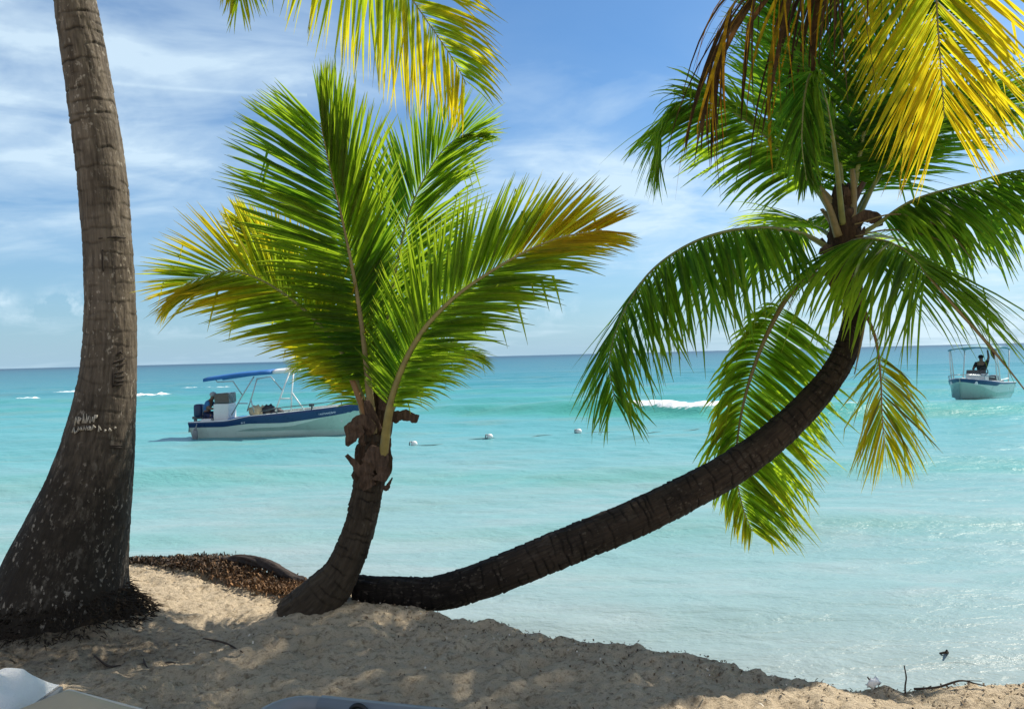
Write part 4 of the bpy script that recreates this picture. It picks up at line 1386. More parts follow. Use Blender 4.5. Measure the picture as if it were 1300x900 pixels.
canopy(270, 352, M['canvas_blue'], 'canopy')
canopy(353, 387, M['white_paint'], 'canopy_panel', .7)
for sgn in (-1, 1):
    dy = sgn * .86
    A = lambda px, py: bp(px, py, dy)
    tubeset('canopy_frame', [[A(292, 527), A(306, 503), A(322, 478)], [A(312, 522), A(318, 505), A(326, 480)], [A(317, 506), A(321, 524)], [A(307, 502), A(295, 484), A(275, 485), A(272, 480)],
                             [A(326, 481), A(343, 478), A(357, 495)], [A(301, 512), A(313, 512)]], .021, M['tube'], boat)
    tubeset('canopy_frame', [[A(348, 522), A(354, 506), A(367, 473)], [A(368, 521), A(369, 500), A(372, 474)], [A(370, 499), A(384, 520)], [A(354, 506), A(369, 506)]], .026, M['white_paint'], boat)
tubeset('bow_rail', [[bp(330, 522, s_ * .9), bp(350, 518, s_ * .95), bp(395, 513, s_ * .88), bp(432, 508, s_ * .55), bp(452, 506, s_ * .15)] for s_ in (-1, 1)] +
        [[bp(p_, q_, s_ * d_), bp(p_, q_ - 6, s_ * d_)] for s_ in (-1, 1) for p_, q_, d_ in ((350, 525, .95), (395, 519, .88), (432, 515, .55))], .016, M['dark_tube'], boat)
mb = MB(); mb.box(bp(394, 514, -.82), (.16, .12, .10), bev=.02); mb.tube([bp(394, 516, -.82), bp(394, 521, -.82)], .02); mb.build('bow_cleat', M['dark_plastic'], boat, smooth=False, local=True)
# outboard at the stern
mb = MB(); mb.box((-2.84, .1, .98), (.30, .36, .46), bev=.09); mot = mb.build('outboard_motor', M['navy_cowl'], boat, local=True)
mb = MB(); mb.box((-2.86, .1, .74), (.44, .12, .10), bev=.03); mb.box((-2.98, .1, .25), (.10, .10, .9), bev=.03); mb.box((-3.02, .1, -.2), (.26, .05, .2), bev=.02); mb.build('motor_leg', M['motor_grey'], mot, smooth=False, local=True)
# lettering on the near side


def on_band(xq, h=.86):
    i = int(np.argmin(np.abs(xx_ - xq)))
    a = outer(i, h); b = outer(min(i + 1, 39), h)
    tx = Vector((b[0] - a[0], -(b[1] - a[1]), b[2] - a[2])).normalized()
    return (a[0], -a[1] - .03, a[2]), tx


def hull_text(txt, size, xq, h):
    lc, tx = on_band(xq, h)
    text_mesh(txt, size, 'hull_lettering', M['letter_white'], boat, basis(tx, tx.cross(Vector((0, .12, 1))), lc))


hull_text('TRIMARES', .105, (401 - 345) / FPX * YB * .97, .84)
hull_text('08', .13, (418 - 345) / FPX * YB * .97, .845)
hull_text('873', .09, (305.5 - 345) / FPX * YB * .97, .82)

# things on the boat
mb = MB(); mb.tube([(bx0 - 2.52, YB - .96, .62), (bx0 - 2.53, YB - .99, .52), (bx0 - 2.55, YB - 1.03, .40), (bx0 - 2.56, YB - 1.03, .15), (bx0 - 2.57, YB - 1.03, .02), (bx0 - 2.57, YB - 1.03, -.02)], [.01, .02, .085, .095, .08, .02], sides=12, n=20)
fd = mb.build('boat_fender', M['grey_plastic'], loc=(bx0 - 2.55, YB - 1.0, .0))
tag(fd, 'grey fender hanging over the side at the stern of the boat with the blue canopy', 'fender')
mb = MB()
mb.ball((bx0 - .72, YB - .45, .95), (.24, .2, .18), 14, 10, rad=.5); mb.ball((bx0 - .45, YB - .35, .93), (.2, .2, .2), 14, 10, rad=.5)
o = mb.build('canvas_bag', M['bag_beige'], loc=(bx0 - .6, YB - .4, .75)); tag(o, 'beige bag bundle lying midships under the canopy of the long white boat', 'bag')
mb = MB()
mb.ball((bx0 - .30, YB - .4, .95), (.22, .2, .2), 14, 10, rad=.5); mb.ball((bx0 + .0, YB - .45, .90), (.2, .18, .13), 14, 10, rad=.5)
o = mb.build('dark_bag', M['bag_dark'], loc=(bx0, YB - .4, .75)); tag(o, 'dark heap of gear lying just right of the beige bag in the long white boat', 'bag')


def person(root, J, shirt, trousers, cap, jawdir):
    """J: joints in the person's own coordinates"""
    j = {k: (np.array(v_[0]), v_[1]) for k, v_ in J.items()}
    ed = [('pelvis', 'waist'), ('waist', 'chest'), ('chest', 'neck'), ('neck', 'head'), ('head', 'crown')]
    for s_ in 'lr':
        ed += [('chest', 'sh' + s_), ('sh' + s_, 'el' + s_), ('el' + s_, 'wr' + s_), ('wr' + s_, 'ha' + s_), ('pelvis', 'hip' + s_), ('hip' + s_, 'kn' + s_), ('kn' + s_, 'an' + s_), ('an' + s_, 'to' + s_)]
    body = skin('body', j, ed, M['skin'], root)
    g = .016
    keep = ['pelvis', 'waist', 'chest', 'shl', 'shr']
    sj = {k: (j[k][0], (j[k][1] if not isinstance(j[k][1], tuple) else max(j[k][1])) + g) for k in keep}
    for s_ in 'lr':
        sj['el' + s_] = (j['sh' + s_][0] * .25 + j['el' + s_][0] * .75, .062)
    skin('shirt', sj, [('pelvis', 'waist'), ('waist', 'chest'), ('chest', 'shl'), ('chest', 'shr'), ('shl', 'ell'), ('shr', 'elr')], shirt, root)
    tj = {'pelvis': (j['pelvis'][0], .16)}
    for s_ in 'lr':
        tj['hip' + s_] = (j['hip' + s_][0], .105); tj['kn' + s_] = (j['kn' + s_][0], .082)
    skin('shorts', tj, [('pelvis', 'hipl'), ('pelvis', 'hipr'), ('hipl', 'knl'), ('hipr', 'knr')], trousers, root)
    hd = j['crown'][0]
    mb = MB(); mb.ball(hd + np.array([0, 0, .015]), (.115, .105, .09), 14, 10)
    mb.box(hd + np.array(jawdir) * .13 + np.array([0, 0, -.02]), (.15, .15, .02), bev=.006)
    mb.build('cap', cap, root, local=True)


# man crouched over the tiller, stern of the left boat
mn = empty('person', (bx0 - 2.50, YB - .1, .76))
tag(mn, 'person in a blue shirt and grey cap hunched at the stern behind the console', 'person')
person(mn, {'pelvis': ((0, 0, .10), .135), 'waist': ((-.02, 0, .26), .125), 'chest': ((.06, 0, .46), .15), 'neck': ((.17, 0, .60), .058), 'head': ((.21, 0, .68), .085), 'crown': ((.22, 0, .76), .095),
            'shl': ((.08, .19, .52), .07), 'ell': ((.20, .27, .32), .048), 'wrl': ((.40, .16, .34), .036), 'hal': ((.46, .13, .35), .04),
            'shr': ((.08, -.19, .52), .07), 'elr': ((.18, -.28, .30), .048), 'wrr': ((.38, -.18, .30), .036), 'har': ((.44, -.15, .31), .04),
            'hipl': ((.06, .1, .06), .09), 'knl': ((.38, .14, .02), .07), 'anl': ((.36, .14, -.32), .045), 'tol': ((.48, .14, -.36), .04),
            'hipr': ((.06, -.1, .06), .09), 'knr': ((.38, -.14, .02), .07), 'anr': ((.36, -.14, -.32), .045), 'tor': ((.48, -.14, -.36), .04)}, M['shirt_blue'], M['navy'], M['cap_grey'], (1, 0, 0))

# ---- right boat: bow towards the beach --------------------------------------------
YC = 34.0
rx0 = (1240 - 650) / FPX * YC
_q = R(15)
_u = np.array([.5, .866]); _p = np.array([.866, -.5])
_h = -_u * math.cos(_q) - _p * math.sin(_q)
yaw = math.atan2(_h[1], _h[0])
boat2 = empty('motorboat', (rx0, YC, .10), yaw)
tag(boat2, 'small white motorboat with pale canopy seen from the bow beyond the swell, far right', 'boat', 'boats on the water')
make_hull(boat2, (-2.3, 2.45), ([0, .3, .6, .8, .92, 1], [.88, .95, .92, .7, .42, .0]), ([0, .5, .8, 1], [.78, .86, 1.0, 1.12]), ([0, .7, .88, 1], [-.2, -.22, -.1, .15]),
          ([0, .55, .62, .9, 1], [.05, .05, .16, .16, .12]), M['hull_blue'], stem_rake=.55)
mb = MB(); mb.box((.05, 0, .92), (.6, .74, .66), bev=.05); c2 = mb.build('console', M['white_paint'], boat2, smooth=False, local=True)
mb = MB(); mb.box((.18, 0, 1.30), (.06, .74, .20), rot=roty(-.35), bev=.015); mb.build('windscreen', M['glass_dark'], c2, smooth=False, local=True)
mb = MB(); mb.box((1.35, 0, .92), (1.2, 1.0, .16), bev=.05); mb.build('bow_cushion', M['white_paint'], boat2, smooth=False, local=True)
mb = MB(); mb.box((-1.2, 0, .72), (.5, 1.3, .36), bev=.05); mb.build('bench', M['dark_plastic'], boat2, smooth=False, local=True)
secs = []
for X_ in np.linspace(-1.5, .75, 9):
    t_ = (X_ + 1.5) / 2.25
    zc = 2.26 + .10 * math.sin(math.pi * t_)
    c_ = [(X_, y_, zc + .10 * (1 - (y_ / .9) ** 2)) for y_ in np.linspace(-.9, .9, 9)]
    lo = [(X_, y_, zc - .04 + .10 * (1 - (y_ / .9) ** 2)) for y_ in np.linspace(.9, -.9, 9)]
    secs.append(np.array(c_ + lo))
mb = MB(); mb.loft(secs, close=True); mb.f.append(tuple(range(17, -1, -1))); mb.f.append(tuple(8 * 18 + i for i in range(18)))
mb.build('canopy', M['canvas_pale'], boat2, local=True)
for s_ in (-1, 1):
    tubeset('canopy_frame', [[(.5, s_ * .86, .9), (.62, s_ * .86, 1.6), (.7, s_ * .86, 2.27)], [(.1, s_ * .88, .88), (.3, s_ * .87, 1.6), (.55, s_ * .86, 2.27)], [(-1.1, s_ * .88, .82), (-1.3, s_ * .87, 1.6), (-1.42, s_ * .86, 2.25)],
                             [(.45, s_ * .86, .95), (-1.1, s_ * .87, 1.0)]], .028, M['white_paint'], boat2)
tubeset('bow_rail', [[(.9, s_ * .86, 1.12), (1.5, s_ * .66, 1.2), (2.1, s_ * .3, 1.26), (2.3, 0, 1.27)] for s_ in (-1, 1)] + [[(1.5, s_ * .66, 1.0), (1.5, s_ * .66, 1.2)] for s_ in (-1, 1)], .018, M['tube'], boat2)
mb = MB(); mb.tube([(.35, .32 + .16 * math.cos(a), 1.33 + .16 * math.sin(a)) for a in np.linspace(0, 2 * math.pi, 16)], .016, sides=6); mb.build('steering_wheel', M['dark_plastic'], boat2, local=True)
mb = MB(); mb.box((-2.42, 0, .85), (.34, .38, .5), bev=.09); mot = mb.build('outboard_motor', M['motor_grey'], boat2, local=True)
mb = MB(); mb.box((-2.45, 0, .25), (.16, .12, .8), bev=.03); mb.build('motor_leg', M['motor_grey'], mot, smooth=False, local=True)
R2 = rotz(yaw)


def b2w(p_):
    return R2 @ np.array(p_) + np.array([rx0, YC, .10])


mn2 = empty('person', b2w((-.45, .05, .36)), yaw)
tag(mn2, 'person in black at the helm of the far right boat, one arm raised', 'person')
person(mn2, {'pelvis': ((0, 0, .82), .14), 'waist': ((0, 0, .98), .13), 'chest': ((.02, 0, 1.22), .16), 'neck': ((.05, 0, 1.40), .06), 'head': ((.07, 0, 1.49), .085), 'crown': ((.075, 0, 1.57), .095),
             'shl': ((.02, .2, 1.30), .07), 'ell': ((.10, .30, 1.55), .05), 'wrl': ((.06, .26, 1.80), .038), 'hal': ((.05, .24, 1.88), .042),
             'shr': ((.02, -.2, 1.30), .07), 'elr': ((.12, -.30, 1.06), .05), 'wrr': ((.34, -.2, 1.0), .038), 'har': ((.42, -.18, 1.0), .042),
             'hipl': ((0, .1, .78), .095), 'knl': ((.04, .12, .42), .07), 'anl': ((0, .12, .08), .05), 'tol': ((.12, .13, .03), .042),
             'hipr': ((0, -.1, .78), .095), 'knr': ((.04, -.12, .42), .07), 'anr': ((0, -.12, .08), .05), 'tor': ((.12, -.13, .03), .042)}, M['black_cloth'], M['black_cloth'], M['black_cloth'], (1, 0, 0))
mb = MB()
a_ = b2w((-.2, .5, 2.26)); mb.tube([a_, a_ + np.array([.03, 0, -.12]), a_ + np.array([.1, 0, -.34]), a_ + np.array([.12, 0, -.42])], [.02, .10, .09, .04], sides=10, n=10, flat=.5)
o = mb.build('life_jacket', M['red_cloth'], loc=a_); tag(o, 'dark red life jacket hanging under the pale canopy of the far right boat', 'life jacket')

# ------------------------------------------------------------------ buoy line
def water_z(x, y):
    k = int(np.argmin((wx - x) ** 2 + (wy - y) ** 2))
    return float(wz[k])


bpos = [PZ(526, 569, .02), PZ(622, 562, .02), PZ(735, 557, .02)]
for p_ in bpos:
    p_[2] = water_z(p_[0], p_[1])
names_ = ['leftmost white float of the rope line, nearest the young palm trunk', 'middle white float of the rope line on the water', 'rightmost white float of the rope line, by the drooping green frond']
proto = None
for i, p_ in enumerate(bpos):
    if proto is None:
        proto = empty('buoy', p_)
        mb = MB(); mb.ball((0, 0, .05), (.095, .085, .085), 16, 12); mb.build('float_ball', M['buoy_white'], proto, local=True)
        mb = MB(); mb.tube([(.105 * math.cos(a) * .25 - .10, .07 * math.cos(a), .05 + .07 * math.sin(a)) for a in np.linspace(0, 6.283, 13)], .018, sides=6); mb.build('end_collar', M['dark_tube'], proto, local=True)
        b_ = proto
    else:
        b_ = proto.copy(); COL.objects.link(b_); b_.location = p_
        for ch in proto.children:
            c_ = ch.copy(); COL.objects.link(c_); c_.parent = b_
    tag(b_, names_[i], 'buoy', 'white floats on the rope line')
mb = MB()
rp = [bpos[0] + np.array([-.1, 0, .0]), bpos[0] + np.array([.6, .02, .02]), (bpos[0] + bpos[1]) / 2 + np.array([0, 0, -.10]), bpos[1] + np.array([-.6, 0, .02]), bpos[1] + np.array([.7, 0, .02]), (bpos[1] + bpos[2]) / 2 + np.array([0, 0, -.10]), bpos[2] + np.array([-1.2, -.1, .02]), bpos[2] + np.array([.5, .05, .03]), PZ(840, 549, .02), PZ(930, 541, -.05)]
rq, _ = spline(rp, 90)
rq[:, 2] = [water_z(a, b) + .022 * math.sin(i * .45) - .012 for i, (a, b, c) in enumerate(rq)]
mb.tube(rq, .014, sides=6)
o = mb.build('float_rope', M['rope_dark'], loc=bpos[0]); tag(o, 'thin dark rope joining the three white floats on the water', 'rope')

# ------------------------------------------------------------------ beach things
# fallen log half under the weed
mb = MB()
la = PZ(262, 712, 1.15); lb_ = PZ(402, 752, 1.10)
lpts = [la, la * .6 + lb_ * .4 + np.array([.02, .05, .06]), la * .25 + lb_ * .75 + np.array([0, .04, .02]), lb_]
q_, ln_ = spline([p_ + np.array([0, .12, -.025]) for p_ in lpts], 60)
T_, S_, N_ = frames(q_, (0, .1, 1))
secs = []
for i in range(60):
    a = np.linspace(0, 2 * math.pi, 28, endpoint=False)
    r_ = np.interp(i / 59, [0, .05, .3, .8, 1], [.015, .028, .036, .034, .025]) * (1 + .9 * fbm(np.cos(a) * 2 + 3, np.sin(a) * 2 + i * .16, 44, 5) + .05 * np.sin(a * 9 + i * .1))
    secs.append(q_[i] + S_[i] * (np.cos(a) * r_)[:, None] + N_[i] * (np.sin(a) * r_)[:, None])
mb.loft(secs, close=True); mb.f.append(tuple(range(27, -1, -1))); mb.f.append(tuple(59 * 28 + i for i in range(28)))
o = mb.build('driftwood_log', M['log'], loc=la); tag(o, 'dark driftwood log lying along the edge of the sand behind the seaweed heap', 'log')

# seaweed heap
vs = []; fs = []; cs = []
nv = 0
wl, _ = spline([PZ(160, 711, 1.07), PZ(215, 712, 1.07), PZ(265, 722, 1.07), PZ(310, 733, 1.07), PZ(350, 744, 1.07), PZ(400, 757, 1.07)], 100)
for k in range(9000):
    u_ = RS.uniform(0, 1) ** .9
    i = int(u_ * 99)
    c_ = wl[i]
    ht = np.interp(u_, [0, .15, .42, .6, .8, 1], [.004, .03, .11, .07, .04, .05])
    wd = np.interp(u_, [0, .2, .45, .7, 1], [.05, .09, .13, .10, .09])
    dx = RS.normal(0, .10); dy = RS.normal(0.35, 1) * wd * .4
    hh = max(0, 1 - (dy / (wd * 1.4)) ** 2)
    x = c_[0] + dx; y = c_[1] + dy
    z = sz(x, y) + RS.uniform(0.0, 1) ** .6 * ht * hh + .012
    ln_ = RS.uniform(.015, .05); a = RS.uniform(0, 6.28); tl_ = RS.normal(0, .5)
    d_ = np.array([math.cos(a), math.sin(a), tl_]); d_ /= np.linalg.norm(d_)
    s_ = np.cross(d_, RS.normal(0, 1, 3)); s_ /= np.linalg.norm(s_) + 1e-6
    w_ = RS.uniform(.002, .006)
    b0 = np.array([x, y, z])
    mid = b0 + d_ * ln_ * .5 + np.array([0, 0, RS.uniform(-.01, .02)])
    e_ = b0 + d_ * ln_ + np.array([0, 0, RS.uniform(-.02, .01)])
    vs += [b0 - s_ * w_, b0 + s_ * w_, mid - s_ * w_ * 1.2, mid + s_ * w_ * 1.2, e_ - s_ * w_ * .4, e_ + s_ * w_ * .4]
    fs += [(nv, nv + 1, nv + 3, nv + 2), (nv + 2, nv + 3, nv + 5, nv + 4)]
    nv += 6
    warm = np.clip(u_ * 1.1 - .25 + RS.normal(0, .25), 0, 1)
    cc = (np.array((.035, .025, .018)) * (1 - warm) + np.array((.17, .085, .03)) * warm) * RS.uniform(.5, 1.7)
    cs += [(cc[0], cc[1], cc[2], 1)] * 6
o = link('seaweed', np.array(vs), np.array(fs), M['seaweed'], attrs={'leafcol': np.array(cs)}, smooth=False)
tag(o, 'heap of dry brown seaweed along the edge of the sunlit sand', 'seaweed', kind='stuff')

# scraps of weed, leaf and shell scattered on the sand
vs = []; fs = []; cs = []; nv = 0
for k in range(1700):
    if RS.uniform() < .55:
        x = RS.uniform(-3.2, 3.0); y = float(edge_y(x)) - abs(RS.normal(0, .22)) - .0
    else:
        x = RS.uniform(-3.2, 3.0); y = RS.uniform(2.4, float(edge_y(x)))
    z = float(sand_z(np.array([x]), np.array([y]))[0]) + .006
    ln_ = RS.uniform(.005, .022); w_ = RS.uniform(.0015, .005); a = RS.uniform(0, 6.28)
    d_ = np.array([math.cos(a), math.sin(a), RS.uniform(-.1, .45)]); s_ = np.array([-d_[1], d_[0], 0])
    b0 = np.array([x, y, z])
    vs += [b0 - s_ * w_, b0 + s_ * w_, b0 + d_ * ln_ * .6 + s_ * w_ + np.array([0, 0, .006]), b0 + d_ * ln_ * .6 - s_ * w_ + np.array([0, 0, .006]), b0 + d_ * ln_ + s_ * w_ * .3, b0 + d_ * ln_ - s_ * w_ * .3]
    fs += [(nv, nv + 1, nv + 2, nv + 3), (nv + 3, nv + 2, nv + 4, nv + 5)]
    nv += 6
    cc = np.array((.10, .068, .038)) * RS.uniform(.4, 1.8) if RS.uniform() < .85 else np.array((.6, .56, .48))
    cs += [(cc[0], cc[1], cc[2], 1)] * 6
o = link('beach_litter', np.array(vs), np.array(fs), M['seaweed'], attrs={'leafcol': np.array(cs)}, smooth=False)
tag(o, 'small dark scraps of weed and leaf strewn over the sand', 'litter', kind='stuff')


def twig(name, pts_, r_, label, cat='twig', mat='twig', group=None):
    mb = MB()
    mb.tube(pts_, r_, sides=6, n=16)
    o = mb.build(name, M[mat], loc=np.array(pts_[0], float))
    tag(o, label, cat, group)
    return o


def on_sand(px, py, up=.01):
    p_ = PZ(px, py, 1.05)
    p_ = PZ(px, py, sz(p_[0], p_[1]))
    y_ = min(p_[1], float(edge_y(p_[0])) - .07)
    z_ = float(sand_z(np.array([p_[0]]), np.array([y_]))[0])
    return np.array([p_[0], y_, z_ + up])


b0 = on_sand(1129, 867, -.03)
twig('stick', [b0, b0 + np.array([.0, 0, .07]), b0 + np.array([.006, 0, .11]), b0 + np.array([-.002, 0, .165])], [.004, .004, .0035, .003], 'thin dark stick standing upright at the edge of the sand', 'stick')
b0 = on_sand(1135, 866, .015)
mb = MB()
mb.tube([b0, on_sand(1160, 865, .012), on_sand(1180, 862, .03), on_sand(1205, 864, .02), on_sand(1225, 866, .01)], [.006, .005, .005, .004, .003], sides=6, n=20)
mb.tube([on_sand(1180, 862, .03), on_sand(1176, 857, .03), on_sand(1172, 852, .035)], [.003, .002, .0015], sides=5)
mb.tube([on_sand(1140, 866, .015), on_sand(1134, 861, .02), on_sand(1131, 858, .03)], [.004, .003, .002], sides=5)
o = mb.build('twig', M['twig'], loc=b0); tag(o, 'crooked twig lying flat on the sand just right of the upright stick', 'twig')
p0_ = PZ(1193, 829, .06)
mb = MB(); mb.tube([p0_, PZ(1199, 828, .08), PZ(1204, 828, .06)], [.008, .011, .004], sides=6, n=8); mb.tube([PZ(1200, 828, .07), PZ(1202, 825, .12), PZ(1205, 829, .05)], [.009, .007, .003], sides=6)
o = mb.build('driftwood_scrap', M['twig'], loc=p0_); tag(o, 'small dark piece of driftwood floating on the water near the upright stick', 'driftwood')
p0_ = on_sand(1078, 860, .012)
mb = MB(); mb.ball(p0_ + np.array([0, 0, .02]), (.028, .02, .022), 10, 8, rad=.9); mb.tube([p0_, p0_ + np.array([-.035, 0, .015])], [.012, .003], sides=6)
o = mb.build('plastic_scrap', M['plastic_scrap'], loc=p0_); tag(o, 'crumpled white plastic scrap at the edge of the sand left of the upright stick', 'litter')
b0 = on_sand(1084, 862, .01)
twig('stick', [b0, b0 + np.array([-.01, 0, .02]), b0 + np.array([-.03, 0, .05])], [.006, .005, .003], 'short dark stub leaning beside the white plastic scrap', 'stick')
for (pa, pm, pb_, lab) in [((258, 813), (285, 818), (308, 827), 'thin bent twig on the shaded sand between the two left trunks'), ((120, 832), (138, 840), (153, 848), 'dark twig on the shaded sand below the thick trunk foot, left of a second one'),
                           ((210, 842), (217, 846), (223, 848), 'short dark twig on the shaded sand right of the matted roots'), ((182, 840), (184, 845), (187, 848), 'tiny upright splinter on the sand below the matted roots')]:
    twig('twig', [on_sand(*pa, .012), on_sand(*pm, .014), on_sand(*pb_, .010)], [.004, .006, .003], lab, 'twig')

# ---- tan cushioned lounger, lower left ---------------------------------------------
ZC = 1.43
c0 = PZ(88, 881, ZC)            # far corner of the cushion
cr = PZ(190, 909, ZC) - c0; cr /= np.linalg.norm(cr)
cl_ = PZ(-10, 892, ZC) - c0; cl_ /= np.linalg.norm(cl_)
# long axis towards lower right, short axis towards the left
up = np.array([0, 0, 1.0])
la_ = np.array([cr[0], cr[1], 0]); la_ /= np.linalg.norm(la_)
sa_ = np.array([la_[1], -la_[0], 0])          # towards the camera / left
if sa_[1] > 0:
    sa_ = -sa_
lg = empty('sun_lounger', (c0[0], c0[1], sz(c0[0], c0[1])))
tag(lg, 'sun lounger with a tan padded cushion in the lower left corner', 'sun lounger', 'sun loungers on the sand')
nu, nvv = 48, 24
LU, LV, TH_ = 1.9, .68, .07
v = []
for i in range(nu + 1):
    for j in range(nvv + 1):
        a = i / nu; b = j / nvv
        # superellipse-rounded slab, top
        ea = min(a, 1 - a) * LU; eb = min(b, 1 - b) * LV
        rd = .055
        fx = 1 - max(0, 1 - ea / rd) ** 2.2; fy = 1 - max(0, 1 - eb / rd) ** 2.2
        h = TH_ * .5 * math.sqrt(max(fx * fy, 0)) + .012 * math.sin(a * math.pi) * math.sin(b * math.pi) + .010 * float(fbm(np.array([a * 7.]), np.array([b * 3.]), 66, 2)[0])
        bow = -.10 * (b - .0) ** 2 * 0
        pos_ = c0 + la_ * (a * LU - .0) + sa_ * (b * LV)
        v.append(pos_ + up * h)
nt_ = len(v)
v2 = [p_ - up * (2 * (p_[2] - c0[2]) if False else 0) for p_ in v]
low = []
for p_ in v:
    low.append(np.array([p_[0], p_[1], c0[2] - (p_[2] - c0[2]) - .0]))
f = []
W_ = nvv + 1
for i in range(nu):
    for j in range(nvv):
        f.append((i * W_ + j, i * W_ + j + 1, (i + 1) * W_ + j + 1, (i + 1) * W_ + j))
        f.append((nt_ + i * W_ + j, nt_ + (i + 1) * W_ + j, nt_ + (i + 1) * W_ + j + 1, nt_ + i * W_ + j + 1))
mb = MB(); mb.add(np.array(v + low), f); cu_ = mb.build('cushion', M['tan_cushion'], lg)
mb = MB(); pp = [c0 + la_ * .03 + sa_ * .03, c0 + la_ * (LU - .03) + sa_ * .03, c0 + la_ * (LU - .03) + sa_ * (LV - .03), c0 + la_ * .03 + sa_ * (LV - .03), c0 + la_ * .03 + sa_ * .03]
mb.tube([c0 + la_ * (LU * k / 20) + up * .012 for k in range(21)], .007, sides=6); mb.tube([c0 + sa_ * (LV * k / 10) + up * .012 for k in range(11)], .007, sides=6)
mb.build('piping', M['piping'], cu_)
mb = MB()
ax = np.stack([la_, sa_, up], 1)
for b in (.04, LV - .04):
    mb.box(c0 + la_ * (LU / 2) + sa_ * b - up * .07, (LU, .05, .05), rot=ax, bev=.012)
for a in (.04, LU - .04):
    mb.box(c0 + la_ * a + sa_ * (LV / 2) - up * .07, (.05, LV - .13, .05), rot=ax, bev=.012)
mb.build('frame', M['grey_plastic'], lg)
for a in (.12, LU - .12):
    for b in (.04, LV - .04):
        pt = c0 + la_ * a + sa_ * b
        g_ = sz(pt[0], pt[1]) - .03
        mb = MB(); mb.box((pt[0], pt[1], (c0[2] - .095 + g_) / 2), (.05, .05, c0[2] - .095 - g_), rot=ax, bev=.012); mb.build('leg', M['grey_plastic'], lg)
# towel bunched on the far left side
mb = MB()
n1_, n2_ = 40, 30
ta = PZ(-30, 868, 1.50); v = []
for i in range(n1_ + 1):
    for j in range(n2_ + 1):
        a = i / n1_; b = j / n2_
        x = -.26 + .42 * a; y = -.16 + .34 * b
        ed = min(1, 3.2 * min(a, 1 - a)) ** .6 * min(1, 3.2 * min(b, 1 - b)) ** .6
        h = .125 * ed + .035 * float(fbm(np.array([a * 4.5 + 2]), np.array([b * 4.5]), 81, 4)[0]) * 2 * ed - .02 * abs(math.sin(a * 9 + b * 3)) * ed
        v.append((ta[0] + x, ta[1] + y + .05, 1.40 + h))
f = []
W_ = n2_ + 1
for i in range(n1_):
    for j in range(n2_):
        f.append((i * W_ + j, (i + 1) * W_ + j, (i + 1) * W_ + j + 1, i * W_ + j + 1))
k0 = len(v)
mb.add(v, f)
lowv = [(x, y, 1.395) for x, y, z in v]
mb.add(lowv, [tuple(reversed(ff)) for ff in f])
tw_ = mb.build('towel', M['towel'], loc=(ta[0], ta[1], 1.40)); tag(tw_, 'crumpled white towel at the left edge beside the tan lounger cushion', 'towel')
# low slatted table that carries the towel
tb = empty('side_table', (ta[0], ta[1] + .05, sz(ta[0], ta[1])))
tag(tb, 'small pale plastic table under the white towel at the left edge', 'table')
mb = MB(); mb.box((ta[0] - .05, ta[1] + .06, 1.378), (.44, .36, .03), bev=.01); mb.build('tabletop', M['grey_plastic'], tb)
for sx_ in (-.22, .12):
    for sy_ in (-.08, .2):
        g_ = sz(ta[0] + sx_, ta[1] + sy_) - .03
        mb = MB(); mb.box((ta[0] + sx_, ta[1] + sy_, (1.363 + g_) / 2), (.035, .035, 1.363 - g_), bev=.008); mb.build('leg', M['grey_plastic'], tb)

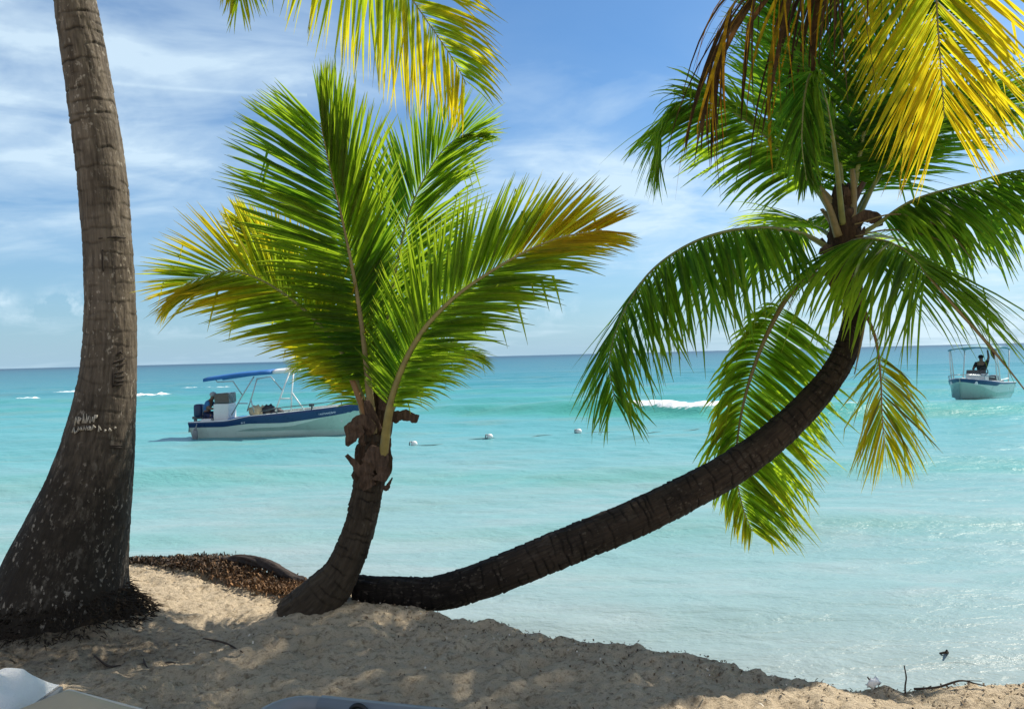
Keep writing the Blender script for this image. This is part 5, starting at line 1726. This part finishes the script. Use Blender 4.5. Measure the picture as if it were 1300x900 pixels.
# ---- grey plastic lounger at the bottom ---------------------------------------------
ZL = 1.42
A0 = PZ(362, 893, ZL); A1 = PZ(560, 915, ZL)
ld_ = A1 - A0; ld_[2] = 0; ld_ /= np.linalg.norm(ld_)
sd_ = np.array([ld_[1], -ld_[0], 0])
if sd_[1] > 0:
    sd_ = -sd_
l2 = empty('sun_lounger', (A0[0], A0[1], sz(A0[0], A0[1])))
tag(l2, 'grey plastic sun lounger frame with rounded corner at the bottom edge', 'sun lounger', 'sun loungers on the sand')
A0 = A0 - up * .0
rr = .11
path = []
LW, LL = .64, 1.85
corners = [(0, 0), (LL, 0), (LL, LW), (0, LW)]
cen = [(rr, rr, math.pi, 1.5 * math.pi), (LL - rr, rr, 1.5 * math.pi, 2 * math.pi), (LL - rr, LW - rr, 0, .5 * math.pi), (rr, LW - rr, .5 * math.pi, math.pi)]
for (cx_, cy_, a0_, a1_) in cen:
    for k in range(9):
        a = a0_ + (a1_ - a0_) * k / 8
        path.append(A0 + ld_ * (cx_ + rr * math.cos(a)) + sd_ * (cy_ + rr * math.sin(a)))
path.append(path[0]); 
mb = MB()
mb.tube(path, .036, sides=14, hint=(0, 0, 1), flat=1.0, caps=False)
mb.build('frame', M['grey_plastic'], l2)
# wider sleeve where the side rail begins
mb = MB(); mb.tube([A0 + ld_ * .14, A0 + ld_ * (LL - .14)], .041, sides=14, hint=(0, 0, 1)); mb.build('side_rail', M['grey_plastic'], l2)
mb = MB(); mb.tube([A0 + ld_ * .14 + sd_ * LW, A0 + ld_ * (LL - .14) + sd_ * LW], .041, sides=14, hint=(0, 0, 1)); mb.build('side_rail', M['grey_plastic'], l2)
mb = MB()
secs = []
for k in range(25):
    c_ = A0 + ld_ * (.05 + (LL - .1) * k / 24) - up * (.012 * math.sin(math.pi * k / 24))
    secs.append(np.array([c_ + sd_ * .035, c_ + sd_ * LW * .5 - up * .02, c_ + sd_ * (LW - .035), c_ + sd_ * (LW - .035) - up * .004, c_ + sd_ * LW * .5 - up * .024, c_ + sd_ * .035 - up * .004]))
mb.loft(secs, close=True)
mb.build('sling', M['sling'], l2)
mb = MB()
lo_ = A0 + ld_ * .30 - sd_ * .0 + up * .012
mb.tube([lo_ + ld_ * (.03 * math.cos(a)) + up * (.028 * math.sin(a)) - sd_ * -.038 for a in np.linspace(-.3, math.pi + .3, 14)], .009, sides=8)
mb.build('rubber_loop', M['black_rubber'], l2)
for a in (.15, LL - .15):
    for b in (.0, LW):
        pt = A0 + ld_ * a + sd_ * b
        g_ = sz(pt[0], pt[1]) - .03
        mb = MB(); mb.tube([pt - up * .03, np.array([pt[0], pt[1], g_])], [.03, .026], sides=12); mb.build('leg', M['grey_plastic'], l2)
